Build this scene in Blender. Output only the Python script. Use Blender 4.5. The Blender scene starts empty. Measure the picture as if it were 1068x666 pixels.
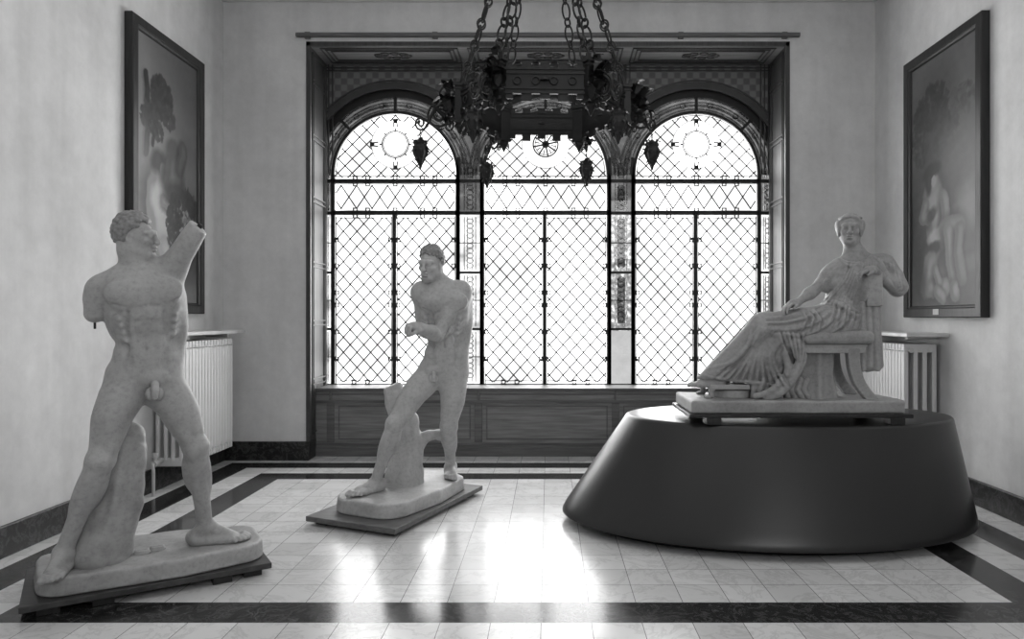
import bpy, math, random
import numpy as np
from mathutils import Vector, Matrix
random.seed(7)
SC = bpy.context.scene
COL = SC.collection
PI = math.pi
FPX, CX, CY, CAMH = 745.0, 572.0, 331.0, 1.51

def W(x, y, Y):
    """world point at distance Y seen at photo position x, y"""
    return np.array(((x - CX) / FPX * Y, Y, CAMH + (CY - y) / FPX * Y))

# ------------------------------------------------------------------ materials
def mat_new(name):
    m = bpy.data.materials.new(name); m.use_nodes = True
    nt = m.node_tree; nt.nodes.clear()
    out = nt.nodes.new('ShaderNodeOutputMaterial')
    return m, nt, out
def N(nt, t, **kw):
    n = nt.nodes.new(t)
    for k, v in kw.items():
        if k in n.inputs: n.inputs[k].default_value = v
        else: setattr(n, k, v)
    return n
def g(v): return (v, v, v, 1)
def ramp(nt, src, stops):
    r = nt.nodes.new('ShaderNodeValToRGB'); e = r.color_ramp.elements
    e[0].position, e[0].color = stops[0][0], g(stops[0][1])
    e[1].position, e[1].color = stops[-1][0], g(stops[-1][1])
    for p, v in stops[1:-1]:
        x = e.new(p); x.color = g(v)
    nt.links.new(src, r.inputs[0]); return r
def mat_simple(name, v, rough=0.6, var=0.12, scale=6.0, bump=0.0, bscale=40.0, metal=0.0, spec=0.5, stretch=None, detail=6):
    m, nt, out = mat_new(name)
    b = N(nt, 'ShaderNodeBsdfPrincipled', Roughness=rough, Metallic=metal)
    b.inputs['Specular IOR Level'].default_value = spec
    tc = N(nt, 'ShaderNodeTexCoord'); src = tc.outputs['Object']
    if stretch:
        mp = N(nt, 'ShaderNodeMapping'); mp.inputs['Scale'].default_value = stretch
        nt.links.new(src, mp.inputs[0]); src = mp.outputs[0]
    nz = N(nt, 'ShaderNodeTexNoise', Scale=scale, Detail=detail)
    nt.links.new(src, nz.inputs['Vector'])
    r = ramp(nt, nz.outputs['Fac'], [(0.25, v * (1 - var)), (0.75, v * (1 + var))])
    nt.links.new(r.outputs[0], b.inputs['Base Color'])
    if bump:
        n2 = N(nt, 'ShaderNodeTexNoise', Scale=bscale, Detail=5)
        nt.links.new(src, n2.inputs['Vector'])
        bp = N(nt, 'ShaderNodeBump', Strength=bump, Distance=0.01)
        nt.links.new(n2.outputs['Fac'], bp.inputs['Height']); nt.links.new(bp.outputs[0], b.inputs['Normal'])
    nt.links.new(b.outputs[0], out.inputs[0]); return m

def mat_plaster_wall():
    m, nt, out = mat_new('wall_plaster')
    b = N(nt, 'ShaderNodeBsdfPrincipled', Roughness=0.75)
    b.inputs['Specular IOR Level'].default_value = 0.25
    tc = N(nt, 'ShaderNodeTexCoord')
    n1 = N(nt, 'ShaderNodeTexNoise', Scale=0.9, Detail=8, Roughness=0.65)
    n2 = N(nt, 'ShaderNodeTexNoise', Scale=7.0, Detail=8, Roughness=0.7)
    mp = N(nt, 'ShaderNodeMapping'); mp.inputs['Scale'].default_value = (5, 5, 0.35)
    n3 = N(nt, 'ShaderNodeTexNoise', Scale=1.0, Detail=5)
    for n in (n1, n2): nt.links.new(tc.outputs['Object'], n.inputs['Vector'])
    nt.links.new(tc.outputs['Object'], mp.inputs[0]); nt.links.new(mp.outputs[0], n3.inputs['Vector'])
    r1 = ramp(nt, n1.outputs['Fac'], [(0.3, 0.57), (0.7, 0.71)])
    r2 = ramp(nt, n2.outputs['Fac'], [(0.3, 0.92), (0.7, 1.05)])
    r3 = ramp(nt, n3.outputs['Fac'], [(0.3, 0.93), (0.6, 1.03)])
    a = N(nt, 'ShaderNodeMixRGB', blend_type='MULTIPLY'); a.inputs[0].default_value = 1
    c = N(nt, 'ShaderNodeMixRGB', blend_type='MULTIPLY'); c.inputs[0].default_value = 1
    nt.links.new(r1.outputs[0], a.inputs[1]); nt.links.new(r2.outputs[0], a.inputs[2])
    nt.links.new(a.outputs[0], c.inputs[1]); nt.links.new(r3.outputs[0], c.inputs[2])
    nt.links.new(c.outputs[0], b.inputs['Base Color'])
    bp = N(nt, 'ShaderNodeBump', Strength=0.12, Distance=0.01)
    nt.links.new(n2.outputs['Fac'], bp.inputs['Height']); nt.links.new(bp.outputs[0], b.inputs['Normal'])
    nt.links.new(b.outputs[0], out.inputs[0]); return m

def mat_floor_white():
    m, nt, out = mat_new('marble_tile')
    b = N(nt, 'ShaderNodeBsdfPrincipled', Roughness=0.16)
    b.inputs['Specular IOR Level'].default_value = 0.42
    tc = N(nt, 'ShaderNodeTexCoord')
    mp = N(nt, 'ShaderNodeMapping'); mp.inputs['Location'].default_value = (0.0366, -3.788, 0)
    nt.links.new(tc.outputs['Object'], mp.inputs[0])
    br = N(nt, 'ShaderNodeTexBrick', Scale=1.0)
    br.offset = 0.0; br.squash = 1.0
    br.inputs['Brick Width'].default_value = 0.25; br.inputs['Row Height'].default_value = 0.25
    br.inputs['Mortar Size'].default_value = 0.0022; br.inputs['Mortar Smooth'].default_value = 0.3
    br.inputs['Color1'].default_value = g(0.64); br.inputs['Color2'].default_value = g(0.80); br.inputs['Mortar'].default_value = g(0.16)
    nt.links.new(mp.outputs[0], br.inputs['Vector'])
    n1 = N(nt, 'ShaderNodeTexNoise', Scale=2.6, Detail=9, Roughness=0.7, Distortion=1.4)
    nt.links.new(tc.outputs['Object'], n1.inputs['Vector'])
    r1 = ramp(nt, n1.outputs['Fac'], [(0.3, 1.0), (0.46, 0.98), (0.5, 0.80), (0.535, 0.99), (0.75, 0.90)])
    a = N(nt, 'ShaderNodeMixRGB', blend_type='MULTIPLY'); a.inputs[0].default_value = 1
    nt.links.new(br.outputs['Color'], a.inputs[1]); nt.links.new(r1.outputs[0], a.inputs[2])
    nt.links.new(a.outputs[0], b.inputs['Base Color'])
    n2 = N(nt, 'ShaderNodeTexNoise', Scale=5.0, Detail=5)
    nt.links.new(tc.outputs['Object'], n2.inputs['Vector'])
    r2 = ramp(nt, n2.outputs['Fac'], [(0.3, 0.17), (0.7, 0.27)])
    nt.links.new(r2.outputs[0], b.inputs['Roughness'])
    bp = N(nt, 'ShaderNodeBump', Strength=0.25, Distance=0.002); bp.invert = True
    nt.links.new(br.outputs['Fac'], bp.inputs['Height']); nt.links.new(bp.outputs[0], b.inputs['Normal'])
    nt.links.new(b.outputs[0], out.inputs[0]); return m

def mat_dark_marble(name, lo, hi, rough):
    m, nt, out = mat_new(name)
    b = N(nt, 'ShaderNodeBsdfPrincipled', Roughness=rough); b.inputs['Specular IOR Level'].default_value = 0.28
    tc = N(nt, 'ShaderNodeTexCoord')
    n1 = N(nt, 'ShaderNodeTexNoise', Scale=9.0, Detail=10, Roughness=0.75, Distortion=2.2)
    nt.links.new(tc.outputs['Object'], n1.inputs['Vector'])
    r1 = ramp(nt, n1.outputs['Fac'], [(0.35, lo), (0.5, lo * 1.6), (0.56, hi * 0.7), (0.6, lo * 1.5), (0.72, hi)])
    nt.links.new(r1.outputs[0], b.inputs['Base Color'])
    nt.links.new(b.outputs[0], out.inputs[0]); return m

def mat_wood(name, v, rough=0.45, axis='z', var=0.35):
    s = {'z': (14, 14, 0.9), 'x': (0.9, 14, 14), 'y': (14, 0.9, 14)}[axis]
    return mat_simple(name, v, rough, var, 3.0, 0.08, 8.0, stretch=s, spec=0.35)

def mat_checker(name, a, bb, size):
    m, nt, out = mat_new(name)
    b = N(nt, 'ShaderNodeBsdfPrincipled', Roughness=0.6)
    tc = N(nt, 'ShaderNodeTexCoord')
    sp = N(nt, 'ShaderNodeSeparateXYZ'); nt.links.new(tc.outputs['Object'], sp.inputs[0])
    def sn(o):
        k = N(nt, 'ShaderNodeMath', operation='MULTIPLY'); k.inputs[1].default_value = PI / size
        nt.links.new(o, k.inputs[0])
        s = N(nt, 'ShaderNodeMath', operation='SINE'); nt.links.new(k.outputs[0], s.inputs[0]); return s
    p = N(nt, 'ShaderNodeMath', operation='MULTIPLY')
    nt.links.new(sn(sp.outputs['X']).outputs[0], p.inputs[0]); nt.links.new(sn(sp.outputs['Z']).outputs[0], p.inputs[1])
    q = N(nt, 'ShaderNodeMath', operation='MULTIPLY_ADD'); q.inputs[1].default_value = 0.5; q.inputs[2].default_value = 0.5
    nt.links.new(p.outputs[0], q.inputs[0])
    r = ramp(nt, q.outputs[0], [(0.38, a), (0.62, bb)])
    nt.links.new(r.outputs[0], b.inputs['Base Color']); nt.links.new(b.outputs[0], out.inputs[0]); return m

def mat_glass(name, stops, scale, stretch=(1, 1, 1), rough=0.02, wave=False, rad=None):
    """thin window glass: tinted see-through plus a little gloss"""
    m, nt, out = mat_new(name)
    tr = N(nt, 'ShaderNodeBsdfTransparent'); gl = N(nt, 'ShaderNodeBsdfGlossy', Roughness=rough)
    gl.inputs['Color'].default_value = g(0.8)
    tc = N(nt, 'ShaderNodeTexCoord'); mp = N(nt, 'ShaderNodeMapping'); mp.inputs['Scale'].default_value = stretch
    nt.links.new(tc.outputs['Object'], mp.inputs[0])
    nz = N(nt, 'ShaderNodeTexNoise', Scale=scale, Detail=6)
    nt.links.new(mp.outputs[0], nz.inputs['Vector'])
    r = ramp(nt, nz.outputs['Fac'], stops)
    nt.links.new(r.outputs[0], tr.inputs['Color'])
    mx = N(nt, 'ShaderNodeMixShader'); mx.inputs[0].default_value = 0.04
    nt.links.new(tr.outputs[0], mx.inputs[1]); nt.links.new(gl.outputs[0], mx.inputs[2])
    nt.links.new(mx.outputs[0], out.inputs[0]); return m

def mat_statue(name, v, crease_shade=0.55):
    m, nt, out = mat_new(name)
    b = N(nt, 'ShaderNodeBsdfPrincipled', Roughness=0.55)
    b.inputs['Specular IOR Level'].default_value = 0.35
    b.inputs['Subsurface Weight'].default_value = 0.0
    tc = N(nt, 'ShaderNodeTexCoord'); ge = N(nt, 'ShaderNodeNewGeometry')
    n1 = N(nt, 'ShaderNodeTexNoise', Scale=3.0, Detail=8, Roughness=0.65)
    n2 = N(nt, 'ShaderNodeTexNoise', Scale=38.0, Detail=6, Roughness=0.7)
    for n in (n1, n2): nt.links.new(tc.outputs['Object'], n.inputs['Vector'])
    r1 = ramp(nt, n1.outputs['Fac'], [(0.28, v * 0.70), (0.5, v * 0.98), (0.72, v * 1.16)])
    r2 = ramp(nt, n2.outputs['Fac'], [(0.28, 0.74), (0.5, 0.98), (0.75, 1.08)])
    rp = ramp(nt, ge.outputs['Pointiness'], [(0.42, crease_shade), (0.495, 0.96), (0.55, 1.2)])  # crease shade and edge light put into the colour to strengthen the form
    a = N(nt, 'ShaderNodeMixRGB', blend_type='MULTIPLY'); a.inputs[0].default_value = 1
    c = N(nt, 'ShaderNodeMixRGB', blend_type='MULTIPLY'); c.inputs[0].default_value = 1
    nt.links.new(r1.outputs[0], a.inputs[1]); nt.links.new(r2.outputs[0], a.inputs[2])
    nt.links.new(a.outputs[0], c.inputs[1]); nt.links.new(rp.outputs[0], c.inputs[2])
    nt.links.new(c.outputs[0], b.inputs['Base Color'])
    bp = N(nt, 'ShaderNodeBump', Strength=0.10, Distance=0.006)
    nt.links.new(n2.outputs['Fac'], bp.inputs['Height']); nt.links.new(bp.outputs[0], b.inputs['Normal'])
    nt.links.new(b.outputs[0], out.inputs[0]); return m

# ------------------------------------------------------------------ mesh builder
class MB:
    def __init__(s): s.v = []; s.f = []; s.mi = []
    def add(s, vs, fs, mi=0):
        o = len(s.v); s.v.extend([tuple(float(c) for c in p) for p in vs])
        s.f.extend([tuple(i + o for i in f) for f in fs]); s.mi.extend([mi] * len(fs)); return s
    def box(s, x0, x1, y0, y1, z0, z1, mi=0):
        vs = [(x, y, z) for x in (x0, x1) for y in (y0, y1) for z in (z0, z1)]
        fs = [(0, 1, 3, 2), (4, 6, 7, 5), (0, 4, 5, 1), (2, 3, 7, 6), (0, 2, 6, 4), (1, 5, 7, 3)]
        return s.add(vs, fs, mi)
    def obox(s, c, ax, ay, az, hx, hy, hz):
        c = np.array(c, float); ax, ay, az = [np.array(a, float) for a in (ax, ay, az)]
        vs = [c + ax * hx * i + ay * hy * j + az * hz * k for i in (-1, 1) for j in (-1, 1) for k in (-1, 1)]
        fs = [(0, 1, 3, 2), (4, 6, 7, 5), (0, 4, 5, 1), (2, 3, 7, 6), (0, 2, 6, 4), (1, 5, 7, 3)]
        return s.add(vs, fs)
    def bar(s, a, b, w, d, up=(0, 1, 0)):
        """rectangular bar from a to b, w wide across, d thick along up"""
        a = np.array(a, float); b = np.array(b, float); t = b - a; L = np.linalg.norm(t); t /= L
        u = np.array(up, float); u -= t * u.dot(t); u /= np.linalg.norm(u); x = np.cross(t, u)
        return s.obox((a + b) / 2, t, x, u, L / 2, w / 2, d / 2)
    def tube(s, pts, rad, n=8, closed=False, flat=None):
        pts = [np.array(p, float) for p in pts]; m = len(pts)
        if not hasattr(rad, '__len__'): rad = [rad] * m
        o = []; prev = None
        for i, p in enumerate(pts):
            if closed: t = pts[(i + 1) % m] - pts[i - 1]
            else: t = pts[min(i + 1, m - 1)] - pts[max(i - 1, 0)]
            t = t / (np.linalg.norm(t) + 1e-12)
            if prev is None:
                h = np.array((0, 0, 1.0)) if abs(t[2]) < 0.9 else np.array((1.0, 0, 0))
                u = h - t * h.dot(t)
            else: u = prev - t * prev.dot(t)
            u /= np.linalg.norm(u) + 1e-12; prev = u; w = np.cross(t, u)
            for k in range(n):
                a = 2 * PI * k / n; o.append(p + (u * math.cos(a) + w * math.sin(a)) * rad[i])
        fs = []
        for i in range(m if closed else m - 1):
            j = (i + 1) % m
            for k in range(n):
                l = (k + 1) % n; fs.append((i * n + k, i * n + l, j * n + l, j * n + k))
        if not closed:
            fs.append(tuple(range(n - 1, -1, -1))); fs.append(tuple((m - 1) * n + k for k in range(n)))
        return s.add(o, fs)
    def lathe(s, prof, c=(0, 0, 0), n=24, lobes=0, lobe=0.0):
        o = []; fs = []; m = len(prof)
        for r, z in prof:
            for k in range(n):
                a = 2 * PI * k / n; rr = r * (1 + lobe * math.cos(lobes * a)) if lobes else r
                o.append((c[0] + rr * math.cos(a), c[1] + rr * math.sin(a), c[2] + z))
        for i in range(m - 1):
            for k in range(n):
                l = (k + 1) % n; fs.append((i * n + k, i * n + l, (i + 1) * n + l, (i + 1) * n + k))
        fs.append(tuple(range(n - 1, -1, -1))); fs.append(tuple((m - 1) * n + k for k in range(n)))
        return s.add(o, fs)
    def build(s, name, mat, parent=None, smooth=None, bevel=0.0, seg=2, origin=None):
        me = bpy.data.meshes.new(name)
        v = s.v
        if origin is not None: v = [(p[0] - origin[0], p[1] - origin[1], p[2] - origin[2]) for p in v]
        me.from_pydata(v, [], s.f)
        mats = mat if isinstance(mat, (list, tuple)) else [mat]
        for m in mats: me.materials.append(m)
        if len(mats) > 1: me.polygons.foreach_set('material_index', s.mi)
        import bmesh
        bm = bmesh.new(); bm.from_mesh(me); bmesh.ops.recalc_face_normals(bm, faces=bm.faces); bm.to_mesh(me); bm.free()
        if smooth is not None:
            me.polygons.foreach_set('use_smooth', [True] * len(me.polygons))
            me.set_sharp_from_angle(angle=math.radians(smooth))
        o = bpy.data.objects.new(name, me); COL.objects.link(o)
        if origin is not None: o.location = origin
        if parent is not None:
            o.parent = parent
            if origin is None: o.matrix_parent_inverse = Matrix.Translation(parent.location).inverted()
        if bevel:
            b = o.modifiers.new('bevel', 'BEVEL'); b.width = bevel; b.segments = seg; b.limit_method = 'ANGLE'
        return o

def empty(name, loc, label=None, cat=None, group=None, kind=None):
    o = bpy.data.objects.new(name, None); COL.objects.link(o); o.location = loc
    return tag(o, label, cat, group, kind)
def tag(o, label=None, cat=None, group=None, kind=None):
    if label: o['label'] = label
    if cat: o['category'] = cat
    if group: o['group'] = group
    if kind: o['kind'] = kind
    return o
def struct(o, label=None):
    o['kind'] = 'structure'
    if label: o['label'] = label
    return o

M = {}
M['wall'] = mat_plaster_wall()
M['ceiling'] = mat_simple('ceiling_plaster', 0.6, 0.8, 0.06, 1.5)
M['tile'] = mat_floor_white()
M['dark_marble'] = mat_dark_marble('dark_marble_band', 0.012, 0.10, 0.15)
M['base_marble'] = mat_dark_marble('dark_marble_skirting', 0.010, 0.11, 0.3)
M['wood_panel'] = mat_wood('panelling_wood', 0.055)
M['wood_panel_x'] = mat_wood('panelling_wood_level', 0.19, axis='x')
M['wood_soffit'] = mat_wood('soffit_wood', 0.17, axis='x')  # lining wood in a lighter colour, standing in for light missing overhead
M['apron_trim'] = mat_wood('apron_moulding_wood', 0.12, axis='x')
M['wood_trim'] = mat_wood('moulding_wood', 0.05)
M['wood_arch'] = mat_simple('arch_moulding', 0.045, 0.5, 0.2, 8)
M['spandrel'] = mat_checker('stencilled_plaster', 0.105, 0.19, 0.072)
M['iron'] = mat_simple('wrought_iron', 0.008, 0.55, 0.3, 20, 0.1, 60, metal=0.1)
M['lead'] = mat_simple('leading', 0.03, 0.6, 0.2, 20)
M['glass'] = mat_glass('clear_glass', [(0.28, 0.10), (0.40, 0.5), (0.55, 1.0)], 1.1)
M['glass_band'] = mat_glass('painted_glass', [(0.32, 0.025), (0.5, 0.05), (0.7, 0.10)], 7, (1, 1, 1))
M['glass_pale'] = mat_glass('pale_painted_glass', [(0.3, 0.16), (0.6, 0.5)], 6)
M['glass_grey'] = mat_glass('grey_painted_glass', [(0.3, 0.05), (0.5, 0.14), (0.7, 0.45)], 18)
M['glass_frost'] = mat_glass('frosted_glass', [(0.3, 0.14), (0.7, 0.26)], 2)
M['glass_dark'] = mat_glass('painted_glass_ornament', [(0.3, 0.30), (0.7, 0.65)], 22)
M['sill'] = mat_simple('grey_sill', 0.11, 0.5, 0.15, 6)
M['radiator'] = mat_simple('radiator_enamel', 0.62, 0.4, 0.08, 3)
M['shelf'] = mat_simple('marble_shelf', 0.55, 0.3, 0.15, 6)
M['frame_wood'] = mat_wood('dark_frame_wood', 0.022, 0.4)
M['board'] = mat_wood('board_wood', 0.055, 0.5, 'x')
M['board2'] = mat_wood('worn_board_wood', 0.12, 0.5, 'x')
M['dais'] = mat_simple('painted_dais', 0.018, 0.33, 0.06, 2, spec=0.5)
M['dais_dark'] = mat_simple('dais_plinth', 0.01, 0.8, 0.1, 3)
M['statue'] = mat_statue('aged_plaster', 0.395)
M['statue2'] = mat_statue('pale_plaster', 0.47)
M['statue3'] = mat_statue('grey_plaster', 0.325)
M['hair'] = mat_statue('aged_plaster_hair', 0.26)
M['pin'] = mat_simple('rusty_pin', 0.03, 0.6, 0.3, 30, metal=0.5)
M['pipe'] = mat_simple('painted_pipe', 0.5, 0.4, 0.1, 5)
M['brass'] = mat_simple('dull_plate', 0.4, 0.4, 0.1, 9)
# ------------------------------------------------------------------ room shell
XL, XR, YB, ZC, YF = -3.447, 3.467, 7.576, 4.885, -3.5
RX0, RX1, RY, RZ = -2.555, 2.545, 8.18, 4.42      # window recess
# floor: bands of white tile and dark marble
xs = [XL, -3.2866, -3.0366, -2.7866, -2.5366, 2.4634, 2.7134, 2.9634, 3.2134, XR]
ys = [YF, 2.788, 3.038, 3.288, 3.538, 3.788, 6.68, 6.93, 7.18, 7.43, 8.3]
# the nested rectangles: outer band and inner band
ylo_o, ylo_i, yhi_i, yhi_o = 3.038, 3.538, 6.93, 7.43
mb = MB()
for i in range(len(xs) - 1):
    for j in range(len(ys) - 1):
        x = (xs[i] + xs[i + 1]) / 2; y = (ys[j] + ys[j + 1]) / 2
        def ring(x0, x1, y0, y1, w):
            return x0 < x < x1 and y0 < y < y1 and not (x0 + w < x < x1 - w and y0 + w < y < y1 - w)
        d = ring(-3.2866, 3.2134, 3.038, 7.43, 0.25) or ring(-2.7866, 2.7134, 3.538, 6.93, 0.25)
        mb.add([(xs[i], ys[j], 0), (xs[i + 1], ys[j], 0), (xs[i + 1], ys[j + 1], 0), (xs[i], ys[j + 1], 0)], [(0, 1, 2, 3)], 1 if d else 0)
mb.add([(XL, YF, -.1), (XR, YF, -.1), (XR, 8.3, -.1), (XL, 8.3, -.1)], [(0, 3, 2, 1)])
struct(mb.build('floor', [M['tile'], M['dark_marble']]), 'polished white marble tile floor with dark marble border bands')
struct(MB().box(XL - .2, XR + .2, YF - .2, YB + .2, ZC, ZC + .2).build('ceiling', M['ceiling']))
struct(MB().box(XL - .2, XL, YF - .2, YB + .2, 0, ZC).build('wall_left', M['wall']))
struct(MB().box(XR, XR + .2, YF - .2, YB + .2, 0, ZC).build('wall_right', M['wall']))
struct(MB().box(XL, XR, YF - .2, YF, 0, ZC).build('wall_front', M['wall']))
mb = MB(); mb.box(XL, RX0, YB, 8.42, 0, ZC); mb.box(RX1, XR, YB, 8.42, 0, ZC); mb.box(RX0, RX1, YB, 8.42, RZ, ZC)
struct(mb.build('wall_back', M['wall']), 'pale plaster back wall around the wide window recess')
# cornice line where wall meets ceiling
mb = MB(); mb.box(XL, XR, YB - .05, YB, ZC - .035, ZC); mb.box(XL, XL + .05, YF, YB - .05, ZC - .035, ZC); mb.box(XR - .05, XR, YF, YB - .05, ZC - .035, ZC)
struct(mb.build('trim_1', M['wall'], bevel=0.008), 'thin cornice along the ceiling')
# skirting
struct(MB().box(XL, XL + .03, YF, YB, 0, .2).build('baseboard_left', M['base_marble'], bevel=0.006), 'dark veined marble skirting of left wall')
struct(MB().box(XR - .03, XR, YF, YB, 0, .2).build('baseboard_right', M['base_marble'], bevel=0.006), 'dark veined marble skirting of right wall')
mb = MB(); mb.box(XL + .03, RX0 + .025, YB - .03, YB, 0, .2); mb.box(RX0, RX0 + .025, YB, 7.79, 0, .2)
mb.box(RX1 - .025, XR - .03, YB - .03, YB, 0, .2); mb.box(RX1 - .025, RX1, YB, 7.79, 0, .2)
struct(mb.build('baseboard_back', M['base_marble'], bevel=0.006), 'dark veined marble skirting of back wall')

# ------------------------------------------------------------------ recess lining (dark panelling)
S8 = 8.2 / FPX
def wx(x): return (x - CX) * S8
def wz(y): return CAMH + (CY - y) * S8
mb = MB()
T = .018
mb.box(RX0, RX0 + T, YB, 8.2, .2, RZ)                 # left cheek
mb.box(RX1 - T, RX1, YB, 8.2, .2, RZ)
mb.box(RX0, RX1, YB, 8.2, RZ - T, RZ, 1)                 # soffit
struct(mb.build('trim_2', [M['wood_panel'], M['wood_soffit']]), 'dark panelled lining of the window recess')
mb = MB()
# edge moulding on the wall face
for x0, x1, z0, z1 in ((RX0 - .012, RX0 + .035, .2, RZ + .012), (RX1 - .035, RX1 + .012, .2, RZ + .012), (RX0 - .012, RX1 + .012, RZ - .035, RZ + .012)):
    mb.box(x0, x1, YB - .014, YB + .03, z0, z1)
# panels of the cheeks
for sx, xx in ((1, RX0 + T), (-1, RX1 - T)):
    a = xx; b = xx + sx * .014
    lo, hi = min(a, b), max(a, b)
    for yy in (7.66, 7.70, 8.06, 8.10): mb.box(lo, hi, yy, yy + .018, .25, RZ - .06)
    for zz in (.27, .78, .84, 1.42, 1.47, 2.05, 2.1, 2.75, 2.8, 3.42, 3.47, 4.02, 4.06, RZ - .08):
        mb.box(lo, hi, 7.66, 8.118, zz, zz + .018)
# panels of the soffit: three coffers
zt = RZ - T
for xa, xb in ((RX0 + .1, wx(488) - .05), (wx(488) + .05, wx(650) - .05), (wx(650) + .05, RX1 - .1)):
    for k in range(3):
        i = .045 * k
        for p in ((xa + i, xb - i, 7.66 + i, 7.675 + i), (xa + i, xb - i, 8.1 - i, 8.115 - i), (xa + i, xa + i + .015, 7.66 + i, 8.115 - i), (xb - i - .015, xb - i, 7.66 + i, 8.115 - i)):
            mb.box(p[0], p[1], p[2], p[3], zt - .012, zt)
    xm = (xa + xb) / 2
    for k in range(9):      # carved cartouche in the middle
        a = 2 * PI * k / 9
        mb.tube([(xm + .16 * math.cos(a) + .05 * math.cos(t), 7.885 + .06 * math.sin(a) + .03 * math.sin(t), zt - .006) for t in np.linspace(0, 2 * PI, 10)[:-1]], .008, 5, True)
struct(mb.build('trim_3', M['wood_trim'], bevel=.003), 'dark mouldings of the window recess lining')

# apron below the sill
ZS = .742
mb = MB(); mb.box(RX0 + T, RX1 - T, 7.79, 8.2, 0, ZS - .03)
ap = mb.build('trim_4', M['wood_panel_x']); struct(ap, 'panelled grey wooden apron under the window sill')
ys_ = 7.79
def AX(x): return (x - CX) / FPX * ys_
def AZ(y): return CAMH + (CY - y) / FPX * ys_
mb = MB()
mb.box(RX0 + T, RX1 - T, ys_ - .018, ys_, AZ(420), AZ(417))
mb.box(RX0 + T, RX1 - T, ys_ - .010, ys_, AZ(411.5), AZ(410))
mb.box(RX0 + T, RX1 - T, ys_ - .022, ys_, 0, AZ(466))
mb.box(RX0 + T, RX1 - T, ys_ - .014, ys_, AZ(464), AZ(461.5))
for x in (345, 499, 642, 795):
    mb.box(AX(x - 4), AX(x + 4), ys_ - .013, ys_, AZ(461), AZ(420))
    mb.box(AX(x - 1.2), AX(x + 1.2), ys_ - .02, ys_, AZ(417), AZ(407))
for xa, xb in ((349, 495), (503, 638), (646, 791)):
    for p in ((xa + 4, xb - 4, 424, 422.6), (xa + 4, xb - 4, 458, 456.6)): mb.box(AX(p[0]), AX(p[1]), ys_ - .008, ys_, AZ(p[2]), AZ(p[3]))
    for p in ((xa + 4, xa + 5.4), (xb - 5.4, xb - 4)): mb.box(AX(p[0]), AX(p[1]), ys_ - .008, ys_, AZ(458), AZ(422.6))
p_ = mb.build('panel_mouldings', M['apron_trim'], ap, bevel=.003)
struct(MB().box(RX0 + T, RX1 - T, 7.765, 8.2, ZS - .03, ZS).build('trim_5', M['sill'], bevel=.006), 'grey sill along the foot of the windows')

# arch wall with three openings (stencilled spandrels)
CA = [(wx(412), wz(182)), (wx(569), wz(182)), (wx(726.5), wz(182))]
R_IN, R_RING, R_ARCH = 65 * S8, 82 * S8, 90 * S8
mb = MB()
XA, XB, ZT = RX0 + T, RX1 - T, RZ - T
n = 420
def zl(x):
    z = wz(182)
    for cx, cz in CA:
        d = R_ARCH ** 2 - (x - cx) ** 2
        if d > 0: z = max(z, cz + math.sqrt(d))
    return z
xsmp = np.linspace(XA, XB, n + 1)
for y in (8.18, 8.34):
    for i in range(n):
        x0, x1 = xsmp[i], xsmp[i + 1]
        mb.add([(x0, y, zl(x0)), (x1, y, zl(x1)), (x1, y, ZT), (x0, y, ZT)], [(0, 1, 2, 3)], 0)
for i in range(n):
    x0, x1 = xsmp[i], xsmp[i + 1]
    mb.add([(x0, 8.18, zl(x0)), (x1, 8.18, zl(x1)), (x1, 8.34, zl(x1)), (x0, 8.34, zl(x0))], [(0, 1, 2, 3)], 1)
struct(mb.build('wall_recess', [M['spandrel'], M['wood_arch']]), 'grey stencilled lozenge pattern wall above the three arches')
mb = MB()
def arc(c, r, y, a0, a1, k=48): return [(c[0] + r * math.cos(a), y, c[1] + r * math.sin(a)) for a in np.linspace(a0, a1, k)]
def arc_band(mb, c, r0, r1, y0, y1, a0, a1, k=56):
    vs = []; fs = []
    for a in np.linspace(a0, a1, k):
        ca, sa = math.cos(a), math.sin(a)
        for r, y in ((r0, y0), (r1, y0), (r1, y1), (r0, y1)): vs.append((c[0] + r * ca, y, c[1] + r * sa))
    for i in range(k - 1):
        for j in range(4):
            l = (j + 1) % 4; fs.append((i * 4 + j, i * 4 + l, (i + 1) * 4 + l, (i + 1) * 4 + j))
    fs.append((0, 1, 2, 3)); e = (k - 1) * 4; fs.append((e, e + 3, e + 2, e + 1)); mb.add(vs, fs)
amin = math.acos((157 / 2 * S8) / (97 * S8))
for i, c in enumerate(CA):
    for r0, r1, d in ((88, 91, .03), (91, 95.5, .018), (96.5, 98, .012)):
        half = 157 / 2 * S8
        a_l = math.acos(min(1, half / (r1 * S8))); a_r = a_l
        lo = a_r if i < 2 else math.asin(0.0); hi = PI - (a_l if i > 0 else 0.0)
        if i == 2: lo = math.acos(min(1, (XB - c[0]) / (r1 * S8)))
        if i == 0: hi = PI - math.acos(min(1, (c[0] - XA) / (r1 * S8)))
        arc_band(mb, c, r0 * S8, r1 * S8, 8.18 - d, 8.185, lo, hi)
struct(mb.build('trim_6', M['wood_arch'], smooth=40), 'dark moulded archivolts over the three windows')
mb = MB()
for x in (490.5, 648): # vertical strips over the pillars
    for dx in (-9, -5, 4, 8): mb.box(wx(x + dx), wx(x + dx + 1.2), 8.165, 8.18, wz(131), ZT)
    mb.box(wx(x - 4), wx(x + 4), 8.172, 8.18, wz(135), ZT)
for z in (67, 71, 74): mb.box(XA, XB, 8.165, 8.18, wz(z + 1.2), wz(z))
for x in (339, 343, 347, 800, 796, 792): mb.box(wx(x), wx(x + 1.2), 8.165, 8.18, wz(182 - (18 if x in (347, 792) else 0)), ZT)
struct(mb.build('trim_7', M['wood_trim']), 'dark border lines framing the stencilled wall')

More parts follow.
